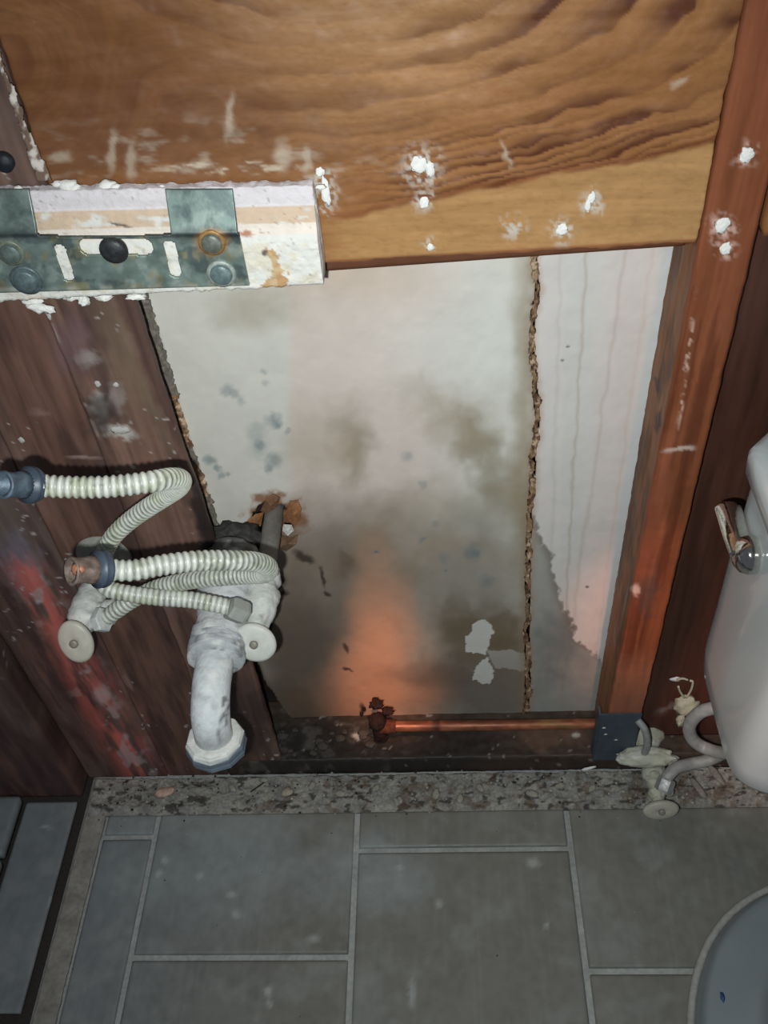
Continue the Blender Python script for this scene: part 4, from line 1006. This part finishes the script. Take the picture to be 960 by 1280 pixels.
for a, b, s in ((455, 886, 3), (452, 892, 2.6), (461, 897, 2.6)):
    lump('corroded_tip', onY(a, b, BY - .004), (s * .001, .003, s * .0018), M_TORN, cp, blk, 9, .6, 2)

# ============================================================ nail plate at the foot of the stud
npl = empty('nail_plate', (.228, -.003, .095)); tag(npl, 'blue grey steel plate wrapped round the foot of the stud', 'plate')
a_ = onY(747, 893, -.003); b_2 = onY(797, 950, -.003)
box('plate', (.2015, -.0035, .036), (.2570, -.0010, .1600), M_STEELB, npl, .0006)
box('side_flange', (.1990, -.0035, .046), (.2020, .012, .1590), M_STEELB, npl, .0006)
hk = [onY(797, 900, -.003), onY(806, 912, -.012), onY(809, 930, -.016), onY(803, 945, -.012), onY(797, 940, -.004)]
Ph, _s = spline(hk, .003); tube('hook', Ph, .0050, M_TUBE, npl, seg=14)
for (a, b) in ((755, 910), (757, 918), (770, 925), (772, 943)):
    lump('paint_speck', onY(a, b, -.0038), (.0025, .0006, .0018), M_PLASTER, npl, flatc((200, 200, 196)), a, .5, 2)

# ============================================================ toilet supply tube
st = empty('supply_tube', tuple(onZ(835, 970, .04))); tag(st, 'grey metal supply tube curling from the low valve under the toilet tank', 'supply tube')
ps = [onZ(829, 986, .050), onZ(834, 972, .060), onZ(845, 960, .064), onZ(862, 955, .060), onZ(885, 950, .062), onZ(905, 940, .070), onY(930, 915, -.075), onY(938, 895, -.07), onY(922, 886, -.055),
      onY(900, 884, -.045), onY(876, 890, -.040), onY(862, 906, -.038), onY(866, 924, -.040), onY(884, 936, -.048), onY(910, 940, -.070), onY(945, 920, -.10), onY(955, 880, -.12)]
Pt, _s = spline(ps, .003); tube('tube', Pt, .0085, M_TUBE, st, seg=18)
hexnut('compression_nut', onZ(828, 990, .050), onZ(838, 962, .066) - onZ(828, 990, .050), .0125, .020, M_TUBE, st)
# clod with a string above the tube
cl = empty('plaster_clod', tuple(onY(857, 882, .02))); tag(cl, 'lump of pale plaster with curled strings stuck to the wall above the supply tube', 'plaster lump')
clf = flatc((190, 184, 160), .15, 6)
lump('clod', onY(857, 882, .020), (.015, .010, .020), M_PLASTER, cl, clf, 11, .4, 3)
lump('clod', onY(851, 900, .020), (.006, .006, .014), M_PLASTER, cl, clf, 12, .5, 3)
for pts in ([(855, 872), (850, 864), (848, 858)], [(858, 872), (864, 862), (866, 852), (862, 851)], [(846, 850), (853, 848), (860, 850)]):
    Pq, _s = spline([onY(a, b, .018) for a, b in pts], .002); tube('string', Pq, .0016, M_PLASTER, cl, seg=8, colf=clf)
lump('plaster_flake', onY(845, 849, .027), (.008, .002, .005), M_PLASTER, wall, cw, 14, .4, 2)
lump('plaster_flake', onY(735, 961, -.004), (.012, .002, .004), M_PLASTER, wall, cw, 15, .5, 2, ax=('Y', -.5))

# ============================================================ the toilet
to = empty('toilet', (.50, -.134, 0)); tag(to, 'white ceramic toilet with chrome flush lever at the right edge', 'toilet')
def superloop(cx, cy, ax_, ay, z, n=64, e=5.0, cut=None):
    t = np.linspace(0, 2 * math.pi, n, endpoint=False); c = np.cos(t); s = np.sin(t)
    x = cx + ax_ * np.sign(c) * np.abs(c) ** (2 / e); y = cy + ay * np.sign(s) * np.abs(s) ** (2 / e)
    return np.stack([x, y, np.full(n, z)], 1)
def loft(name, loops, m, parent, closed=True):
    n = len(loops[0]); V = np.concatenate(loops + [loops[0].mean(0)[None], loops[-1].mean(0)[None]]); F_ = []
    for k in range(len(loops) - 1):
        for i in range(n): j = (i + 1) % n; F_.append((k * n + i, k * n + j, (k + 1) * n + j, (k + 1) * n + i))
    m0 = len(loops) * n
    for i in range(n): j = (i + 1) % n; F_.append((m0, j, i)); F_.append((m0 + 1, (len(loops) - 1) * n + i, (len(loops) - 1) * n + j))
    me = bpy.data.meshes.new(name); me.from_pydata(V.tolist(), [], F_); me.update()
    me.polygons.foreach_set('use_smooth', np.full(len(me.polygons), True))
    return centre(link(name, me, m, parent))
TX = .500; TY = -.134
loops = []
for (z, ax_, ay, e) in ((.338, .120, .050, 3), (.340, .160, .072, 3.4), (.343, .188, .084, 4), (.348, .202, .091, 4.6), (.357, .211, .096, 5.4), (.370, .2150, .0985, 6.2), (.40, .2165, .1000, 7), (.46, .2165, .1005, 7), (.54, .2165, .1010, 8), (.62, .2165, .1010, 8), (.668, .2165, .1010, 8), (.672, .2165, .1010, 8)):
    loops.append(superloop(TX, TY, ax_, ay, z, 96, e))
loft('tank', loops, M_CERAMIC, to)
# lid with clipped back corners
def lidloop(gx, z, ch=.040):
    x0, x1, y0, y1 = TX - .2285 - gx, TX + .2285 + gx, TY - .116 - gx, TY + .104 + gx
    pts = [(x0, y1 - ch), (x0 + .003, y1 - ch + .008), (x0 + ch * .8, y1 - .003), (x0 + ch, y1), (x1 - ch, y1), (x1, y1 - ch), (x1, y0 + .02), (x1 - .02, y0), (x0 + .02, y0), (x0 + .006, y0 + .006), (x0, y0 + .02)]
    out = []
    for i in range(len(pts)):
        a = np.array(pts[i]); b = np.array(pts[(i + 1) % len(pts)])
        for t in np.linspace(0, 1, 6, endpoint=False): out.append((*(a + (b - a) * t), z))
    return np.array(out)[::-1]
loft('tank_lid', [lidloop(-.012, .6725), lidloop(-.002, .6735), lidloop(0, .677), lidloop(.001, .695), lidloop(-.001, .702), lidloop(-.006, .706), lidloop(-.03, .708)], M_CERAMIC, to)
# flush lever on the side wall of the tank
lv = empty('flush_lever', (0, 0, 0)); lv.parent = to
def onX(x, y, X):
    r = ray(x, y); return CAM + r * (X - CAM[0]) / r[0]
lc = onX(925, 694, .270); lc[0] = .2700
lo_ = lathe('lever_boss', (.2855, lc[1], lc[2]), (-1, 0, 0), ((0, .0175), (.005, .0185), (.010, .0185), (.016, .0160), (.0205, .0105), (.0225, .004), (.023, .0002)), M_CHROME, to, seg=36)
tipp = onX(908, 630, .270)
arm = [np.array([.272, lc[1] + .000, lc[2] + .002]), np.array([.270, lc[1] * .65 + tipp[1] * .35, lc[2] * .65 + tipp[2] * .35 + .003]), np.array([.270, lc[1] * .3 + tipp[1] * .7, lc[2] * .3 + tipp[2] * .7 + .002]), np.array([.270, tipp[1], tipp[2]])]
Pa, sa_ = spline(arm, .0015); t_ = sa_ / sa_[-1]
ra = .0120 + .0010 * t_ ; ra = ra * np.sqrt(np.clip(1 - ((t_ - .9) / .105).clip(0, 1) ** 2, .02, 1))
bpy.data.objects.remove(lv)
tube('flush_lever', Pa, ra, M_CHROME, to, seg=24, flat=(1.0, .6))['label'] = 'pitted chrome flush lever'
# pedestal and foot
foot = []
def footloop(g, z, n=96):
    t = np.linspace(0, 2 * math.pi, n, endpoint=False); cx, cy = .52, -.43
    a, b = .247 - g, .262 - g
    e = 2.35
    return np.stack([cx + a * np.sign(np.cos(t)) * np.abs(np.cos(t)) ** (2 / e), cy + b * np.sign(np.sin(t)) * np.abs(np.sin(t)) ** (2 / e), np.full(n, z)], 1)
M_FOOT = mat('darkened_ceramic', 0.3, color=(128, 137, 140), nscale=14, namt=.05, bump=0.0, spec=.4, rvar=.03)  # same ceramic as the tank, with the foot's dimmer light put into its colour
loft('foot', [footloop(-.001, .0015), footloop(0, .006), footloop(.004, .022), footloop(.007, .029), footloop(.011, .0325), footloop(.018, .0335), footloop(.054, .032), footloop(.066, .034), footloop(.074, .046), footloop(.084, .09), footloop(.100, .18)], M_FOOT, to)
tube('caulk_bead', np.concatenate([footloop(-.004, .003, 160)] + [footloop(-.004, .003, 160)[:2]]), .0050, M_CAULK if 'M_CAULK' in globals() else mat('caulk', .7, color=(158, 158, 152), nscale=150, namt=.15, bump=.4), to, seg=10, caps=False)['label'] = 'rough caulk bead round the foot'
ped = []
for (z, ax_, ay, cy) in ((.06, .125, .165, -.42), (.14, .115, .170, -.41), (.22, .125, .185, -.42), (.29, .150, .210, -.44), (.325, .165, .230, -.49), (.352, .172, .238, -.50), (.360, .165, .232, -.50)):
    ped.append(superloop(.545, cy, ax_, ay, z, 72, 2.4))
loft('bowl', ped, M_CERAMIC, to)
box('tank_bracket', (.42, -.22, .310), (.60, -.06, .342), M_CERAMIC, to, .01)
mk = lump('blue_mark', onZ(903, 1246, .0338), (.0028, .006, .0006), M_RUBBER, to, None, 3, .4, 2); mk.data.materials.clear(); mk.data.materials.append(mat('blue_ink', .5, color=(40, 70, 110))); mk.name = 'ink_spot'
